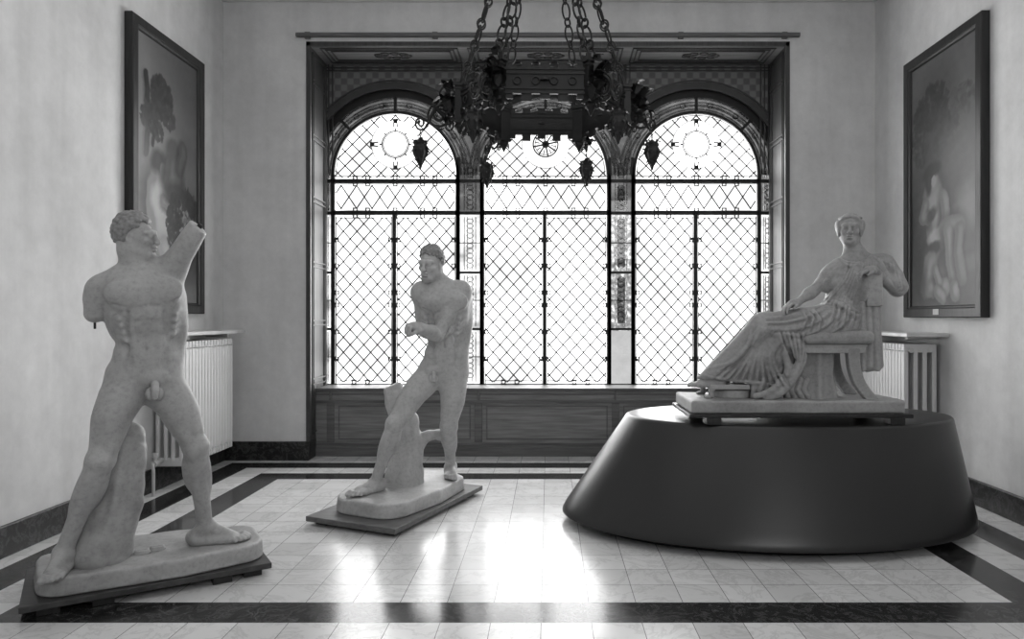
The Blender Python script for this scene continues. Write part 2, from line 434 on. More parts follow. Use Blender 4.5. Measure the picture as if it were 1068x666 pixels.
# ------------------------------------------------------------------ windows
YW = 8.22
def hbar(mb, x0, x1, y, th=4, d=.04): mb.box(wx(x0), wx(x1), YW - d / 2, YW + d / 2, wz(y + th / 2), wz(y - th / 2))
def vbar(mb, x, y0, y1, th=4, d=.04): mb.box(wx(x - th / 2), wx(x + th / 2), YW - d / 2, YW + d / 2, wz(y1), wz(y0))
def clip_lines(segs, inside, steps=240):
    out = []
    for a, b in segs:
        a = np.array(a, float); b = np.array(b, float); run = None
        for t in np.linspace(0, 1, steps + 1):
            p = a + (b - a) * t
            if inside(p):
                if run is None: run = p
                last = p
            elif run is not None:
                if np.linalg.norm(last - run) > 2: out.append((run, last))
                run = None
        if run is not None and np.linalg.norm(last - run) > 2: out.append((run, last))
    return out
def lead(mb, a, b, w=1.25): mb.bar((wx(a[0]), YW, wz(a[1])), (wx(b[0]), YW, wz(b[1])), w * S8, .008)
def diamonds(x0, x1, y0, y1, dw, dh, xc, yc):
    segs = []; sl = dh / dw
    for k in range(-40, 41):
        xk = xc + k * dw
        segs.append(((xk - 200, yc - 200 * sl), (xk + 200, yc + 200 * sl))); segs.append(((xk - 200, yc + 200 * sl), (xk + 200, yc - 200 * sl)))
    return clip_lines(segs, lambda p: x0 <= p[0] <= x1 and y0 <= p[1] <= y1, 700)
WINS = [('window_1', 347, 477, 412), ('window_2', 503, 635, 569), ('window_3', 661, 792, 726.5)]
for wi, (nm, xa, xb, xc) in enumerate(WINS):
    root = empty(nm, (wx(xc), YW, ZS)); struct(root, ('tall arched leaded window nearest the left wall', 'middle arched leaded window with a spoked wheel roundel', 'tall arched leaded window behind the reclining draped statue')[wi])
    c = CA[wi]
    fr = MB()
    for x in (xa, xb): vbar(fr, x, 182, 404)
    for y in (188.5, 222): hbar(fr, xa, xb, y)
    hbar(fr, xa - 2, xb + 2, 402)
    vbar(fr, xc - 1, 222, 402, 4)
    arc_band(fr, c, R_IN - 1.4 * S8, R_IN + 1.8 * S8, YW - .02, YW + .02, 0, PI)
    arc_band(fr, c, R_RING - 1 * S8, R_ARCH + 4 * S8, YW + .0, YW + .04, 0.0 if wi == 2 else .52, PI if wi == 0 else PI - .52)
    for a in (PI / 2, PI * .25, PI * .75):    # spokes across the painted border
        fr.bar((c[0] + R_IN * math.cos(a), YW, c[1] + R_IN * math.sin(a)), (c[0] + R_RING * math.cos(a), YW, c[1] + R_RING * math.sin(a)), 3 * S8, .03)
    fr.build('iron_frame', M['iron'], root)
    # small square clips that tie the leads to the bars
    cl = MB()
    def clipat(x, y, s=1.9, w=.9):
        for dx in (-s, s): cl.box(wx(x + dx - w / 2), wx(x + dx + w / 2), YW - .028, YW + .01, wz(y + s + w / 2), wz(y - s - w / 2))
        for dy in (-s, s): cl.box(wx(x - s), wx(x + s), YW - .028, YW + .01, wz(y + dy + w / 2), wz(y + dy - w / 2))
    for fx in (.18, .28, .5, .72, .82):
        for y, sg in ((188.5, -3.2), (188.5, 3.2), (222, -3.2), (222, 3.2)): clipat(xa + (xb - xa) * fx, y + sg)
    for y in (250, 277, 305, 318, 346, 374):
        for x in (xa + 4, xc - 5, xc + 3, xb - 4): clipat(x, y)
    for x in (xa + 22, xa + 36, xb - 36, xb - 22): clipat(x, 398)
    cl.build('saddle_clips', M['iron'], root)
    # leading
    ld = MB()
    for x0, x1 in ((xa + 3, xc - 4), (xc + 2, xb - 3)):
        for a, b in diamonds(x0, x1, 226, 399, 14.2, 15.8, (x0 + x1) / 2, 312): lead(ld, a, b)
        for x in (x0, x1): lead(ld, (x, 225), (x, 400), .8)
        for y in (227, 397): lead(ld, (x0, y), (x1, y), .8)
    for a, b in diamonds(xa + 3, xb - 3, 192, 218.5, 16.2, 24, xc, 205): lead(ld, a, b)
    for y in (191, 219.5): lead(ld, (xa, y), (xb, y), .8)
    inside = lambda p: p[1] < 185 and math.hypot(p[0] - xc, p[1] - 182) < 63 and math.hypot(p[0] - xc, p[1] - 150) > 25
    segs = []
    for k in range(-14, 15):
        xk = xc + k * 15.0
        segs.append(((xk - 130, 150 - 130), (xk + 130, 150 + 130))); segs.append(((xk - 130, 150 + 130), (xk + 130, 150 - 130)))
    for a, b in clip_lines(segs, inside, 500): lead(ld, a, b)
    lead(ld, (xa, 183.5), (xb, 183.5), .9)
    def circ(r, cy=150, w=1.0, k=40):
        ld.tube([(wx(xc) + r * S8 * math.cos(a), YW, wz(cy) + r * S8 * math.sin(a)) for a in np.linspace(0, 2 * PI, k + 1)[:-1]], w * S8 / 2, 6, True)
    circ(25, w=.7)
    arcp = arc(c, 62 * S8, YW, 0.02, PI - .02); ld.tube(arcp, .4 * S8, 5)
    if wi == 1:
        circ(13, w=1.6); circ(3, w=2); circ(11, w=.8)
        for k in range(8):
            a = 2 * PI * k / 8 + .2; ld.bar((wx(xc), YW, wz(150)), (wx(xc) + 13 * S8 * math.cos(a), YW, wz(150) + 13 * S8 * math.sin(a)), 1.6 * S8, .01)
            b = a + .39; ld.bar((wx(xc) + 6 * S8 * math.cos(b), YW, wz(150) + 6 * S8 * math.sin(b)), (wx(xc) + 11 * S8 * math.cos(b), YW, wz(150) + 11 * S8 * math.sin(b)), 1.0 * S8, .01)
    else:
        circ(14, w=1.2); circ(12.6, w=.9)
        for k in range(8):
            a = 2 * PI * k / 8
            ld.bar((wx(xc) + 14 * S8 * math.cos(a), YW, wz(150) + 14 * S8 * math.sin(a)), (wx(xc) + 16.5 * S8 * math.cos(a), YW, wz(150) + 16.5 * S8 * math.sin(a)), 1.4 * S8, .012)
        for dx, dy in ((1, 0), (-1, 0), (0, 1), (0, -1)):
            ex, ey = xc + dx * 22, 150 + dy * 22
            for o in (-2.2, 2.2):
                ld.bar((wx(ex - dx * 4 + (o if dy else 0)), YW, wz(ey - dy * 4 + (o if dx else 0))), (wx(ex + dx * 4 + (o * .6 if dy else 0)), YW, wz(ey + dy * 4 + (o * .6 if dx else 0))), 1.2 * S8, .01)
            ld.bar((wx(ex + dx * 4 + (3 if dy else 0)), YW, wz(ey + dy * 4 + (3 if dx else 0))), (wx(ex + dx * 4 - (3 if dy else 0)), YW, wz(ey + dy * 4 - (3 if dx else 0))), 1.2 * S8, .01)
            ld.bar((wx(ex), YW, wz(ey)), (wx(ex + dx * 3.4), YW, wz(ey + dy * 3.4)), 2.8 * S8, .01)
    ld.build('leading', M['lead'], root)
    # glass
    gm = MB(); yg = YW + .006
    gm.add([(wx(xa), yg, ZS), (wx(xb), yg, ZS), (wx(xb), yg, c[1]), (wx(xa), yg, c[1])], [(0, 1, 2, 3)])
    pts = [(c[0] + R_IN * math.cos(a), yg, c[1] + R_IN * math.sin(a)) for a in np.linspace(0, PI, 40)]
    gm.add(pts, [tuple(range(40))]); gm.build('clear_panes', M['glass'], root)
    # painted border arch
    bm_ = MB()
    vs = []; fs = []
    k = 60; a0, a1 = (0.0, PI)
    for a in np.linspace(a0, a1, k):
        for r in (R_IN, R_RING):
            x = c[0] + r * math.cos(a)
            lo = wx(336) if wi == 0 else (CA[wi - 1][0] + c[0]) / 2
            hi = wx(809) if wi == 2 else (CA[min(2, wi + 1)][0] + c[0]) / 2
            vs.append((min(max(x, lo), hi), yg, c[1] + r * math.sin(a)))
    for i in range(k - 1): fs.append((2 * i, 2 * i + 1, 2 * i + 3, 2 * i + 2))
    bm_.add(vs, fs); bm_.build('border_glass', M['glass_band'], root)
    bs = MB()
    half = 157 / 2 * S8
    for r in (68, 71.5, 75, 79):
        lo = 0.0 if wi == 2 else math.acos(min(1, half / (r * S8))); hi = PI if wi == 0 else PI - math.acos(min(1, half / (r * S8)))
        arc_band(bs, c, r * S8, (r + (1.6 if r != 71.5 else 2.6)) * S8, yg - .004, yg + .002, lo, hi, 50)
    for kk in range(8):
        a = PI * (kk + .5) / 8
        p0 = (c[0] + 73.5 * S8 * math.cos(a), yg - .004, c[1] + 73.5 * S8 * math.sin(a))
        bs.tube([(p0[0] + 2.6 * S8 * math.cos(t), p0[1], p0[2] + 2.6 * S8 * math.sin(t)) for t in np.linspace(0, 2 * PI, 13)[:-1]], .006, 5, True)
    bs.build('border_ornament', M['glass_dark'], root)
    # side strips of painted glass
    strips = []
    if wi == 0: strips = [(332, 345, True), (479, 501, False)]
    if wi == 1: strips = [(637, 659, False)]
    if wi == 2: strips = [(794, 807, True)]
    for (x0, x1, side) in strips:
        ytop = 176 if side else 164
        gs = MB(); yg2 = yg
        gtop = ytop if side else 139
        def q(ya, yb, mi): gs.add([(wx(x0), yg2, wz(yb)), (wx(x1), yg2, wz(yb)), (wx(x1), yg2, wz(ya)), (wx(x0), yg2, wz(ya))], [(0, 1, 2, 3)], mi)
        q(gtop, 222, 0)
        if wi == 1: q(222, 345, 3); q(345, 404, 2)
        else: q(222, 404, 1)
        gs.build('strip_glass', [M['glass_band'], M['glass_pale'], M['glass_frost'], M['glass_grey']], root)
        sb = MB()
        vb = (x0 - 1, x1 + 1) if not side else ((x0 - 1,) if wi == 0 else (x1 + 1,))
        for x in vb: vbar(sb, x, ytop, 404, 3.2)
        for y in (188.5, 222, 284, 343) + (() if True else ()): hbar(sb, x0 - 1, x1 + 1, y, 3.2 if y < 230 else 2.4)
        for y in (253, 313) + ((372,) if wi != 1 else ()): hbar(sb, x0, x1, y, .9, .015)
        hbar(sb, x0 - 1, x1 + 1, 402, 4)
        sb.build('strip_frame', M['iron'], root)
        so = MB(); xm = (x0 + x1) / 2; w = (x1 - x0) * .27
        segs_ = [(ytop + 4, 186), (191, 219), (226, 281), (287, 340)] + ([(346, 398)] if wi != 1 else [])
        for si, (ya, yb) in enumerate(segs_):
            for s in (-1, 1):
                for off, ww in ((w, 1.2), (w * .45, .9)): vbar(so, xm + s * off, ya, yb, ww, .012)
            y = ya + 4
            while y < yb - 3:
                so.tube([(wx(xm) + w * .6 * S8 * math.cos(t), yg - .006, wz(y) + 2.2 * S8 * math.sin(t)) for t in np.linspace(0, 2 * PI, 11)[:-1]], .005, 5, True)
                y += 5.2
            if wi == 1: vbar(so, xm, ya + 3, yb - 3, w * 1.4, .006)
        so.build('strip_ornament', M['glass_dark'], root)

# curtain batten across the top of the recess
r = MB().box(wx(310) * .925, wx(833) * .925, YB - .05, YB - .005, 4.475, 4.515)
for x in (-2.55, -1.2, 0.3, 1.4, 2.5): r.box(x - .03, x + .03, YB - .03, YB, 4.46, 4.53)
o = r.build('curtain_rail', M['board2'], bevel=.006)
tag(o, 'long grey curtain rail fixed on the wall over the window recess', 'curtain rail')
# ------------------------------------------------------------------ radiators, shelves, pipes
def radiator(label, wall_x, sgn, y_near, y_far, z0, z1, depth):
    """sgn: direction from the wall into the room"""
    root = empty('radiator', (wall_x + sgn * (.035 + depth / 2), (y_near + y_far) / 2, z0), label, 'radiator', 'ribbed radiators on the side walls')
    pitch = .0585; n = int(round((y_far - y_near) / pitch))
    xb = wall_x + sgn * .035; xf = xb + sgn * depth
    def X(t): return xb + (xf - xb) * t
    def col(m, t0, t1, y0, y1, za, zb):
        a, b = sorted((X(t0), X(t1))); m.box(a, b, y0, y1, za, zb)
    proto = None
    for i in range(n):
        y0 = y_near + i * pitch
        if proto is None:
            m = MB()
            for t0, t1 in ((0, .14), (.29, .43), (.57, .71), (.86, 1.0)): col(m, t0, t1, y0 + .001, y0 + .0555, z0 + .05, z1 - .05)
            for za, zb in ((z0, z0 + .075), (z1 - .075, z1)): col(m, 0, 1, y0 + .004, y0 + .050, za, zb)
            col(m, 0.43, .57, y0 + .012, y0 + .042, z0 + .36, z0 + .42)
            col(m, .02, .98, y0 + .022, y0 + .034, z0 + .05, z1 - .05) if i else None
            a = X(.5); m.tube([(X(.2), y0, z1 - .05), (X(.2), y0 + pitch, z1 - .05)], .024, 10)
            m.tube([(X(.2), y0, z0 + .05), (X(.2), y0 + pitch, z0 + .05)], .024, 10)
            proto = m.build('section', M['radiator'], root, bevel=.009, seg=3)
        else:
            o = proto.copy(); COL.objects.link(o); o.location.y += i * pitch
    for y in (y_near + .2, y_far - .2): MB().box(*sorted((wall_x + sgn * .032, X(.25))), y - .012, y + .012, z0 - .03, z0 + .003).build('bracket', M['radiator'], root)
    # plug on the near end
    m = MB(); m.tube([(X(.82), y_near - .03, z1 - .055), (X(.82), y_near + .01, z1 - .055)], .022, 10)
    m.build('plug', M['pipe'], root)
    return root
radiator('white ribbed radiator on left wall behind the armless standing statue', XL, 1, 6.20, 7.22, .215, 1.30, .235)
radiator('white ribbed radiator on right wall behind the reclining draped statue', XR, -1, 6.31, 7.30, .215, 1.275, .29)
def shelf(label, x0, x1, y0, y1, z):
    o = MB().box(x0, x1, y0, y1, z - .035, z).build('marble_shelf', M['shelf'], bevel=.007)
    tag(o, label, 'shelf', 'marble shelves over the radiators'); return o
s1 = shelf('marble shelf on left wall over the white radiator', XL, XL + .30, 5.95, 7.42, 1.385)
s2 = shelf('marble shelf on right wall over the white radiator', XR - .37, XR, 6.17, 7.42, 1.375)
for s, x0, x1 in ((s1, XL, XL + .22), (s2, XR - .26, XR)):
    for y in (6.4, 7.2): MB().box(x0, x1, y - .02, y + .02, 1.312, 1.345).build('shelf_bracket', M['wall'], s)
# heating pipes
def pipework(label, sgn, wall, yn):
    x = wall + sgn * .10
    m = MB(); m.tube([(x, yn - .004, .27), (x, yn - .1, .27), (x, yn - .16, .265), (x + sgn * .012, yn - .17, .22), (x + sgn * .012, yn - .17, .005)], .013, 10)
    o = m.build('heating_pipe', M['pipe'], smooth=50); tag(o, label, 'pipe')
    m = MB(); m.tube([(x, yn - .15, .268), (x, yn - .09, .268)], .026, 12); m.tube([(x, yn - .12, .26), (x, yn - .12, .33)], [.014, .012], 10); m.tube([(x, yn - .12, .325), (x, yn - .12, .36)], .024, 12)
    m.build('valve', M['pin'] if sgn < 0 else M['pipe'], o, smooth=50)
pipework('thin pale heating pipe with valve at end of left radiator', 1, XL, 6.20)
pipework('heating pipe with dark valve at end of right radiator', -1, XR, 6.31)

# ------------------------------------------------------------------ paintings
def paint_grid(nu, nv, fn):
    U, V = np.meshgrid(np.linspace(0, 1, nu), np.linspace(0, 1, nv)); return U, V, fn(U, V)
def fnoise(U, V, f, seed):
    r = np.random.RandomState(seed); o = np.zeros_like(U); a = 1.0
    for k in range(5):
        for j in range(6):
            th = r.rand() * 2 * PI; o += a * np.sin(2 * PI * f * (U * math.cos(th) * .5 + V * math.sin(th)) + r.rand() * 6.28) / 6
        f *= 1.9; a *= .62
    return o
class Paint:
    def __init__(s, U, V, base):
        s.U, s.V, s.C = U, V, np.array(base); s.wu = .012 * fnoise(U, V, 7, 41); s.wv = .006 * fnoise(U, V, 7, 43)
    def ell(s, u, v, ru, rv, val, ang=0, soft=.28, op=1.0, shade=0.0):
        du, dv = (s.U + s.wu - u) * .5, (s.V + s.wv - v); c, n = math.cos(math.radians(ang)), math.sin(math.radians(ang))
        a = (du * c + dv * n) / (ru * .5); b = (-du * n + dv * c) / rv
        d = np.sqrt(a * a + b * b); m = np.clip((1 + soft / 2 - d) / soft, 0, 1) * op
        s.C = s.C * (1 - m) + (val + shade * (a * .5 + b * .5)) * m
    def limb(s, pts, w, val, op=1.0, soft=.4, lit=True):
        if lit:
            s.limb([(u - .012, v - .006) for u, v in pts], w * 1.4, val * .30, .18, .9, False)
            s.limb(pts, w, val * .72, op, soft, False)
            s.limb([(u + w * .28, v + w * .06) for u, v in pts], w * .55, val * 1.15, op * .22, .9, False); return
        for (u0, v0), (u1, v1) in zip(pts[:-1], pts[1:]):
            for t in np.linspace(0, 1, 14): s.ell(u0 + (u1 - u0) * t, v0 + (v1 - v0) * t, w, w * .5, val, 0, soft, op)
    def leaves(s, u, v, ru, rv, n, val, size, seed, op=.8):
        r = np.random.RandomState(seed)
        n *= 3; size *= .52
        for _ in range(n):
            a = r.rand() * 6.28; q = math.sqrt(r.rand())
            s.ell(u + ru * q * math.cos(a), v + rv * q * math.sin(a), size * (.6 + r.rand()), size * .32 * (.6 + r.rand()), val * (.7 + .6 * r.rand()), r.rand() * 180, .5, op)
def art_left(U, V):
    C = .155 + .07 * np.clip((.75 - U), 0, 1) * np.clip(V * 1.2, 0, 1) + .018 * fnoise(U, V, 2.2, 3)
    P = Paint(U, V, C)
    P.ell(.85, .93, .5, .16, .10, -20, 1.2, .75); P.ell(.75, .66, .5, .05, .11, -25, 1.2, .6); P.ell(.2, .62, .35, .1, .22, 0, 1.5, .7)
    P.limb([(.14, .56), (.17, .72), (.14, .86)], .035, .045); P.limb([(.24, .60), (.30, .76), (.36, .87)], .025, .05); P.limb([(.18, .7), (.34, .82)], .02, .05)
    P.leaves(.38, .79, .17, .085, 60, .05, .055, 1); P.leaves(.2, .70, .14, .055, 36, .055, .05, 2); P.leaves(.5, .73, .1, .04, 22, .06, .045, 5); P.leaves(.34, .655, .08, .03, 14, .06, .04, 6)
    P.ell(.76, .26, .36, .17, .035, 0, .8, .95); P.leaves(.78, .40, .22, .07, 60, .04, .06, 3); P.leaves(.85, .3, .2, .06, 40, .10, .05, 8)
    P.ell(.12, .30, .14, .30, .24, 0, .8, .7)
    P.limb([(.34, .44), (.32, .36), (.36, .26), (.45, .16), (.52, .05)], .16, .30); P.ell(.33, .40, .12, .06, .36, 0, .6); P.limb([(.40, .22), (.62, .10)], .08, .33, .8)
    P.limb([(.40, .40), (.55, .375), (.68, .40)], .045, .28); P.ell(.37, .525, .085, .042, .24, 0, .5); P.ell(.32, .545, .11, .045, .06, 20, .6, .9); P.ell(.40, .515, .05, .028, .27, 0, .5)
    P.limb([(.58, .55), (.56, .47)], .12, .13); P.ell(.56, .615, .10, .045, .09, 0, .5); P.limb([(.66, .54), (.74, .60), (.73, .64)], .05, .10); P.ell(.6, .44, .16, .05, .05, 10, .7, .9)
    P.leaves(.72, .33, .16, .06, 40, .20, .035, 4, .8); P.leaves(.60, .32, .14, .12, 50, .035, .05, 9, .8)
    return np.clip(1.5 * P.C ** 1.35 + .006 * fnoise(U, V, 18, 5), .008, .9)
def art_right(U, V):
    C = .115 + .05 * V + .02 * fnoise(U, V, 2.0, 11)
    P = Paint(U, V, C)
    P.ell(.4, .62, .32, .3, .05, 0, 1.1, .75); P.ell(.1, .3, .25, .2, .05, 0, 1.0, .8)
    P.leaves(.35, .80, .26, .09, 70, .045, .06, 21, .6); P.leaves(.55, .68, .2, .1, 60, .06, .06, 22, .5); P.leaves(.15, .7, .14, .14, 50, .05, .05, 23, .5)
    P.leaves(.8, .78, .2, .06, 36, .10, .05, 24, .5)
    P.ell(.92, .38, .16, .08, .26, 70, 1.2, .85); P.ell(.75, .60, .3, .1, .14, 50, 1.2, .7)
    P.ell(.5, .10, .7, .09, .13, 6, .8, .9); P.ell(.8, .15, .3, .03, .17, 8, .8, .8)
    P.limb([(.36, .44), (.40, .36), (.43, .29)], .15, .23); P.ell(.33, .41, .09, .04, .27, 0, .6); P.limb([(.53, .43), (.56, .35), (.50, .26)], .06, .24)
    P.limb([(.24, .42), (.18, .36), (.30, .36)], .05, .22); P.ell(.36, .505, .075, .04, .24, 0, .5); P.ell(.34, .545, .14, .032, .02, 14, .5, .95); P.ell(.29, .50, .05, .045, .03, 0, .6, .9)
    P.ell(.37, .50, .04, .022, .28); P.ell(.34, .37, .09, .025, .05, 30, .6, .8)
    P.ell(.44, .285, .16, .03, .33, 10, .5); P.limb([(.55, .30), (.76, .30)], .085, .25); P.limb([(.60, .29), (.63, .19), (.68, .08)], .065, .27); P.limb([(.76, .29), (.74, .2), (.80, .10)], .06, .22); P.limb([(.68, .07), (.70, .045)], .06, .25)
    P.ell(.38, .215, .075, .036, .20, 0, .5); P.ell(.38, .235, .10, .026, .05, 0, .5, .9); P.limb([(.33, .17), (.26, .08)], .10, .27); P.limb([(.30, .07), (.55, .07)], .07, .29); P.limb([(.40, .15), (.46, .09)], .045, .27); P.limb([(.42, .06), (.52, .03)], .05, .27)
    P.ell(.13, .12, .1, .1, .05, 0, 1, .7)
    return np.clip(1.15 * P.C ** 1.35 + .006 * fnoise(U, V, 18, 15), .008, .9)
def mat_canvas(name):
    m, nt, out = mat_new(name)
    b = N(nt, 'ShaderNodeBsdfPrincipled', Roughness=0.42); b.inputs['Specular IOR Level'].default_value = 0.35
    at = N(nt, 'ShaderNodeAttribute', attribute_name='paint'); nt.links.new(at.outputs['Color'], b.inputs['Base Color'])
    tc = N(nt, 'ShaderNodeTexCoord'); nz = N(nt, 'ShaderNodeTexNoise', Scale=60.0); nt.links.new(tc.outputs['Object'], nz.inputs['Vector'])
    bp = N(nt, 'ShaderNodeBump', Strength=0.06, Distance=0.003); nt.links.new(nz.outputs['Fac'], bp.inputs['Height']); nt.links.new(bp.outputs[0], b.inputs['Normal'])
    nt.links.new(b.outputs[0], out.inputs[0]); return m
M['canvas'] = mat_canvas('oil_canvas')
def painting(label, wall, sgn, ya, yb, z0, z1, art, swap, thick=.075, fw=.105):
    """ya..yb along the wall (ya near); u runs left to right as a viewer facing the wall sees it"""
    root = empty('framed_painting', (wall + sgn * .01, (ya + yb) / 2, z0), label, 'painting')
    xf = wall + sgn * thick; x0 = wall + sgn * .004
    m = MB()
    def mem(p, q, w_in):  # mitred frame member with a sloping inner edge
        pass
    def ringpts(i, x): return [(x, ya + i, z0 + i), (x, yb - i, z0 + i), (x, yb - i, z1 - i), (x, ya + i, z1 - i)]
    prof = [(0, x0), (0, xf - sgn * .008), (.008, xf), (fw * .72, xf), (fw * .80, xf - sgn * .010), (fw * .92, xf - sgn * .014), (fw, xf - sgn * .028), (fw, x0)]
    vs = []; fs = []
    for i, x in prof: vs += ringpts(i, x)
    k = len(prof)
    for a in range(k):
        b = (a + 1) % k
        for j in range(4):
            l = (j + 1) % 4; fs.append((a * 4 + j, a * 4 + l, b * 4 + l, b * 4 + j))
    m.add(vs, fs); m.build('frame', M['frame_wood'], root)
    nu, nv = 190, 380
    u0, u1 = (ya + fw - .004, yb - fw + .004); w0, w1 = z0 + fw - .004, z1 - fw + .004
    U, V, C = paint_grid(nu, nv, art)
    xc = xf - sgn * .032
    yy = u0 + (u1 - u0) * (1 - U if swap else U)
    vs = np.stack([np.full(U.size, xc), yy.ravel(), (w0 + (w1 - w0) * V).ravel()], 1)
    idx = np.arange(nu * nv).reshape(nv, nu)
    fs = np.stack([idx[:-1, :-1].ravel(), idx[:-1, 1:].ravel(), idx[1:, 1:].ravel(), idx[1:, :-1].ravel()], 1)
    me = bpy.data.meshes.new('canvas'); me.from_pydata(vs.tolist(), [], fs.tolist())
    ca = me.color_attributes.new('paint', 'FLOAT_COLOR', 'POINT')
    c4 = np.ones((C.size, 4), np.float32); c4[:, :3] = C.reshape(-1, 1); ca.data.foreach_set('color', c4.ravel())
    me.materials.append(M['canvas']); o = bpy.data.objects.new('canvas', me); COL.objects.link(o); o.parent = root
    o.matrix_parent_inverse = Matrix.Translation(root.location).inverted()
    o['label'] = 'painted canvas with pastoral figures'
    return root
painting('tall dark framed painting of a girl in white beside a child and tree', XL, 1, 5.80, 7.016, 1.545, 4.0, art_left, False)
pr = painting('tall dark framed painting of a bare chested seated figure with a child', XR, -1, 5.603, 6.833, 1.51, 3.92, art_right, True)
m = MB(); m.box(XR - .0775, XR - .0745, 6.21, 6.30, 1.535, 1.585)
plate = m.build('number_plate', M['brass'], pr); plate['label'] = 'small pale number plate'

# ------------------------------------------------------------------ big dark dais
def ellipse_loft(mb, rings, n=112):
    vs = []; fs = []
    for cx, cy, a, b, z, rot in rings:
        c, s = math.cos(rot), math.sin(rot)
        for k in range(n):
            t = 2 * PI * k / n; x, y = a * math.cos(t), b * math.sin(t); vs.append((cx + x * c - y * s, cy + x * s + y * c, z))
    for i in range(len(rings) - 1):
        for k in range(n):
            l = (k + 1) % n; fs.append((i * n + k, i * n + l, (i + 1) * n + l, (i + 1) * n + k))
    fs.append(tuple(range(n - 1, -1, -1))); fs.append(tuple((len(rings) - 1) * n + k for k in range(n))); mb.add(vs, fs)
def dring(t, z, inset=0.0):
    return (1.592 + (1.80 - 1.592) * t, 5.33 + (5.40 - 5.33) * t, 1.493 + (1.205 - 1.493) * t - inset, .95 + (.67 - .95) * t - inset, z, -.05 * (1 - t))
ZD = .785
dais = empty('oval_dais', (1.6, 5.35, 0), 'large dark grey oval dais with sloping sides under the reclining statue', 'dais')
mb = MB()
rings = [dring(0, .075, .10), dring(0, .062, .012), dring(0.003, .066, .003), dring(.012, .078, 0)]
for t in np.linspace(.05, .97, 14): rings.append(dring(t, .078 + (ZD - .078) * t))
rings += [dring(.985, ZD - .008, .003), dring(.995, ZD - .002, .010), dring(1, ZD, .022), dring(1, ZD, .2)]
ellipse_loft(mb, rings); mb.build('tub', M['dais'], dais, smooth=35)
mb = MB(); ellipse_loft(mb, [dring(0, 0, .16), dring(0, .0755, .16)]); b_ = mb.build('recessed_base', M['dais_dark'], dais, smooth=35); b_['label'] = 'black recessed base'

# ------------------------------------------------------------------ boards under the statues
def board(label, corner, a, b, z0, z1, mat, blocks, group=None, name='support_board'):
    """corner plus edge vectors a, b (xy)"""
    c = np.array(corner, float); a = np.array(a, float); b = np.array(b, float)
    root = empty(name, (*(c + a / 2 + b / 2), z0 - .03), label, 'board', group)
    m = MB(); q = [c, c + a, c + a + b, c + b]
    m.add([(*p, z) for z in (z0, z1) for p in q], [(3, 2, 1, 0), (4, 5, 6, 7), (0, 1, 5, 4), (1, 2, 6, 5), (2, 3, 7, 6), (3, 0, 4, 7)])
    m.build('plank', mat, root, bevel=.004)
    ua, ub = a / np.linalg.norm(a), b / np.linalg.norm(b)
    zb = blocks[0]
    for s, t in blocks[1:]:
        m = MB(); p = c + a * s + b * t
        m.obox((*p, (zb + z0) / 2), (*ua, 0), (*ub, 0), (0, 0, 1), .05, .05, (z0 - zb) / 2); m.build('block', M['frame_wood'], root, bevel=.003)
    return root
B1C, B1A, B1B = (-2.62, 3.53), (1.0, .655), (-.37, .565)
board('dark board raised on blocks under the armless standing statue', B1C, B1A, B1B, .042, .075, M['board'], (0, (.1, .14), (.30, .12), (.78, .10), (.92, .14), (.08, .85), (.9, .85), (.5, .85)), 'boards under the statues')
B2C, B2A, B2B = (-1.043, 4.86), (.48, 1.27), (-.72, .325)
board('dark board raised on blocks under the standing statue before the window', B2C, B2A, B2B, .032, .070, M['board2'], (0, (.08, .12), (.08, .88), (.9, .12), (.9, .88), (.5, .5)), 'boards under the statues')
board('dark board raised on blocks under the reclining draped statue on the dais', (.955, 4.83), (1.515, 0), (0, .68), ZD + .045, ZD + .07, M['frame_wood'], (ZD, (.11, .07), (.93, .07), (.11, .9), (.93, .9)), 'boards under the statues')

# ------------------------------------------------------------------ chandelier
CH = np.array((-.035, 4.62, 2.885))
ch = empty('chandelier', tuple(CH), 'black wrought iron crown chandelier hanging on long chains before the windows', 'chandelier')
RCH = .535
def cc(k, r=RCH, z=0.0):
    a = PI / 3 * k + .03; return CH + np.array((r * math.cos(a), r * math.sin(a), z))
band = MB(); orn = band
for k in range(6):
    p, q = cc(k), cc(k + 1); t = (q - p) / np.linalg.norm(q - p); L = np.linalg.norm(q - p); nrm = np.array((t[1], -t[0], 0)); mid = (p + q) / 2
    nrm = nrm if nrm.dot(mid - CH) > 0 else -nrm
    up = np.array((0, 0, 1.0))
    band.obox(mid, t, nrm, up, L / 2, .007, .074)
    for z in (.070, -.070, .044, -.044): band.obox(mid + up * z + nrm * .004, t, nrm, up, L / 2, .011, .006)
    for i in range(5):      # crenellations above, stepped skirt below
        c = p + t * L * (i + .5) / 5
        if i % 2 == 1 or True:
            band.obox(c + up * .090, t, nrm, up, L * .052, .007, .018)
            band.obox(c + up * .107, t, nrm, up, L * .064, .009, .006)
        band.obox(c - up * (.094 if i % 2 else .088), t, nrm, up, L * .055, .007, .026 if i % 2 else .016)
    # pierced quatrefoils and a boss on each face
    for i in range(4):
        c = p + t * L * (i + 1) / 5 + nrm * .012
        orn.tube([c + t * .022 * math.cos(a) + up * .022 * math.sin(a) for a in np.linspace(0, 2 * PI, 13)[:-1]], .005, 6, True)
    orn.lathe([(.001, .02), (.022, .012), (.03, 0)], mid + nrm * .01, 10)
band.build('crown_band', M['iron'], ch)
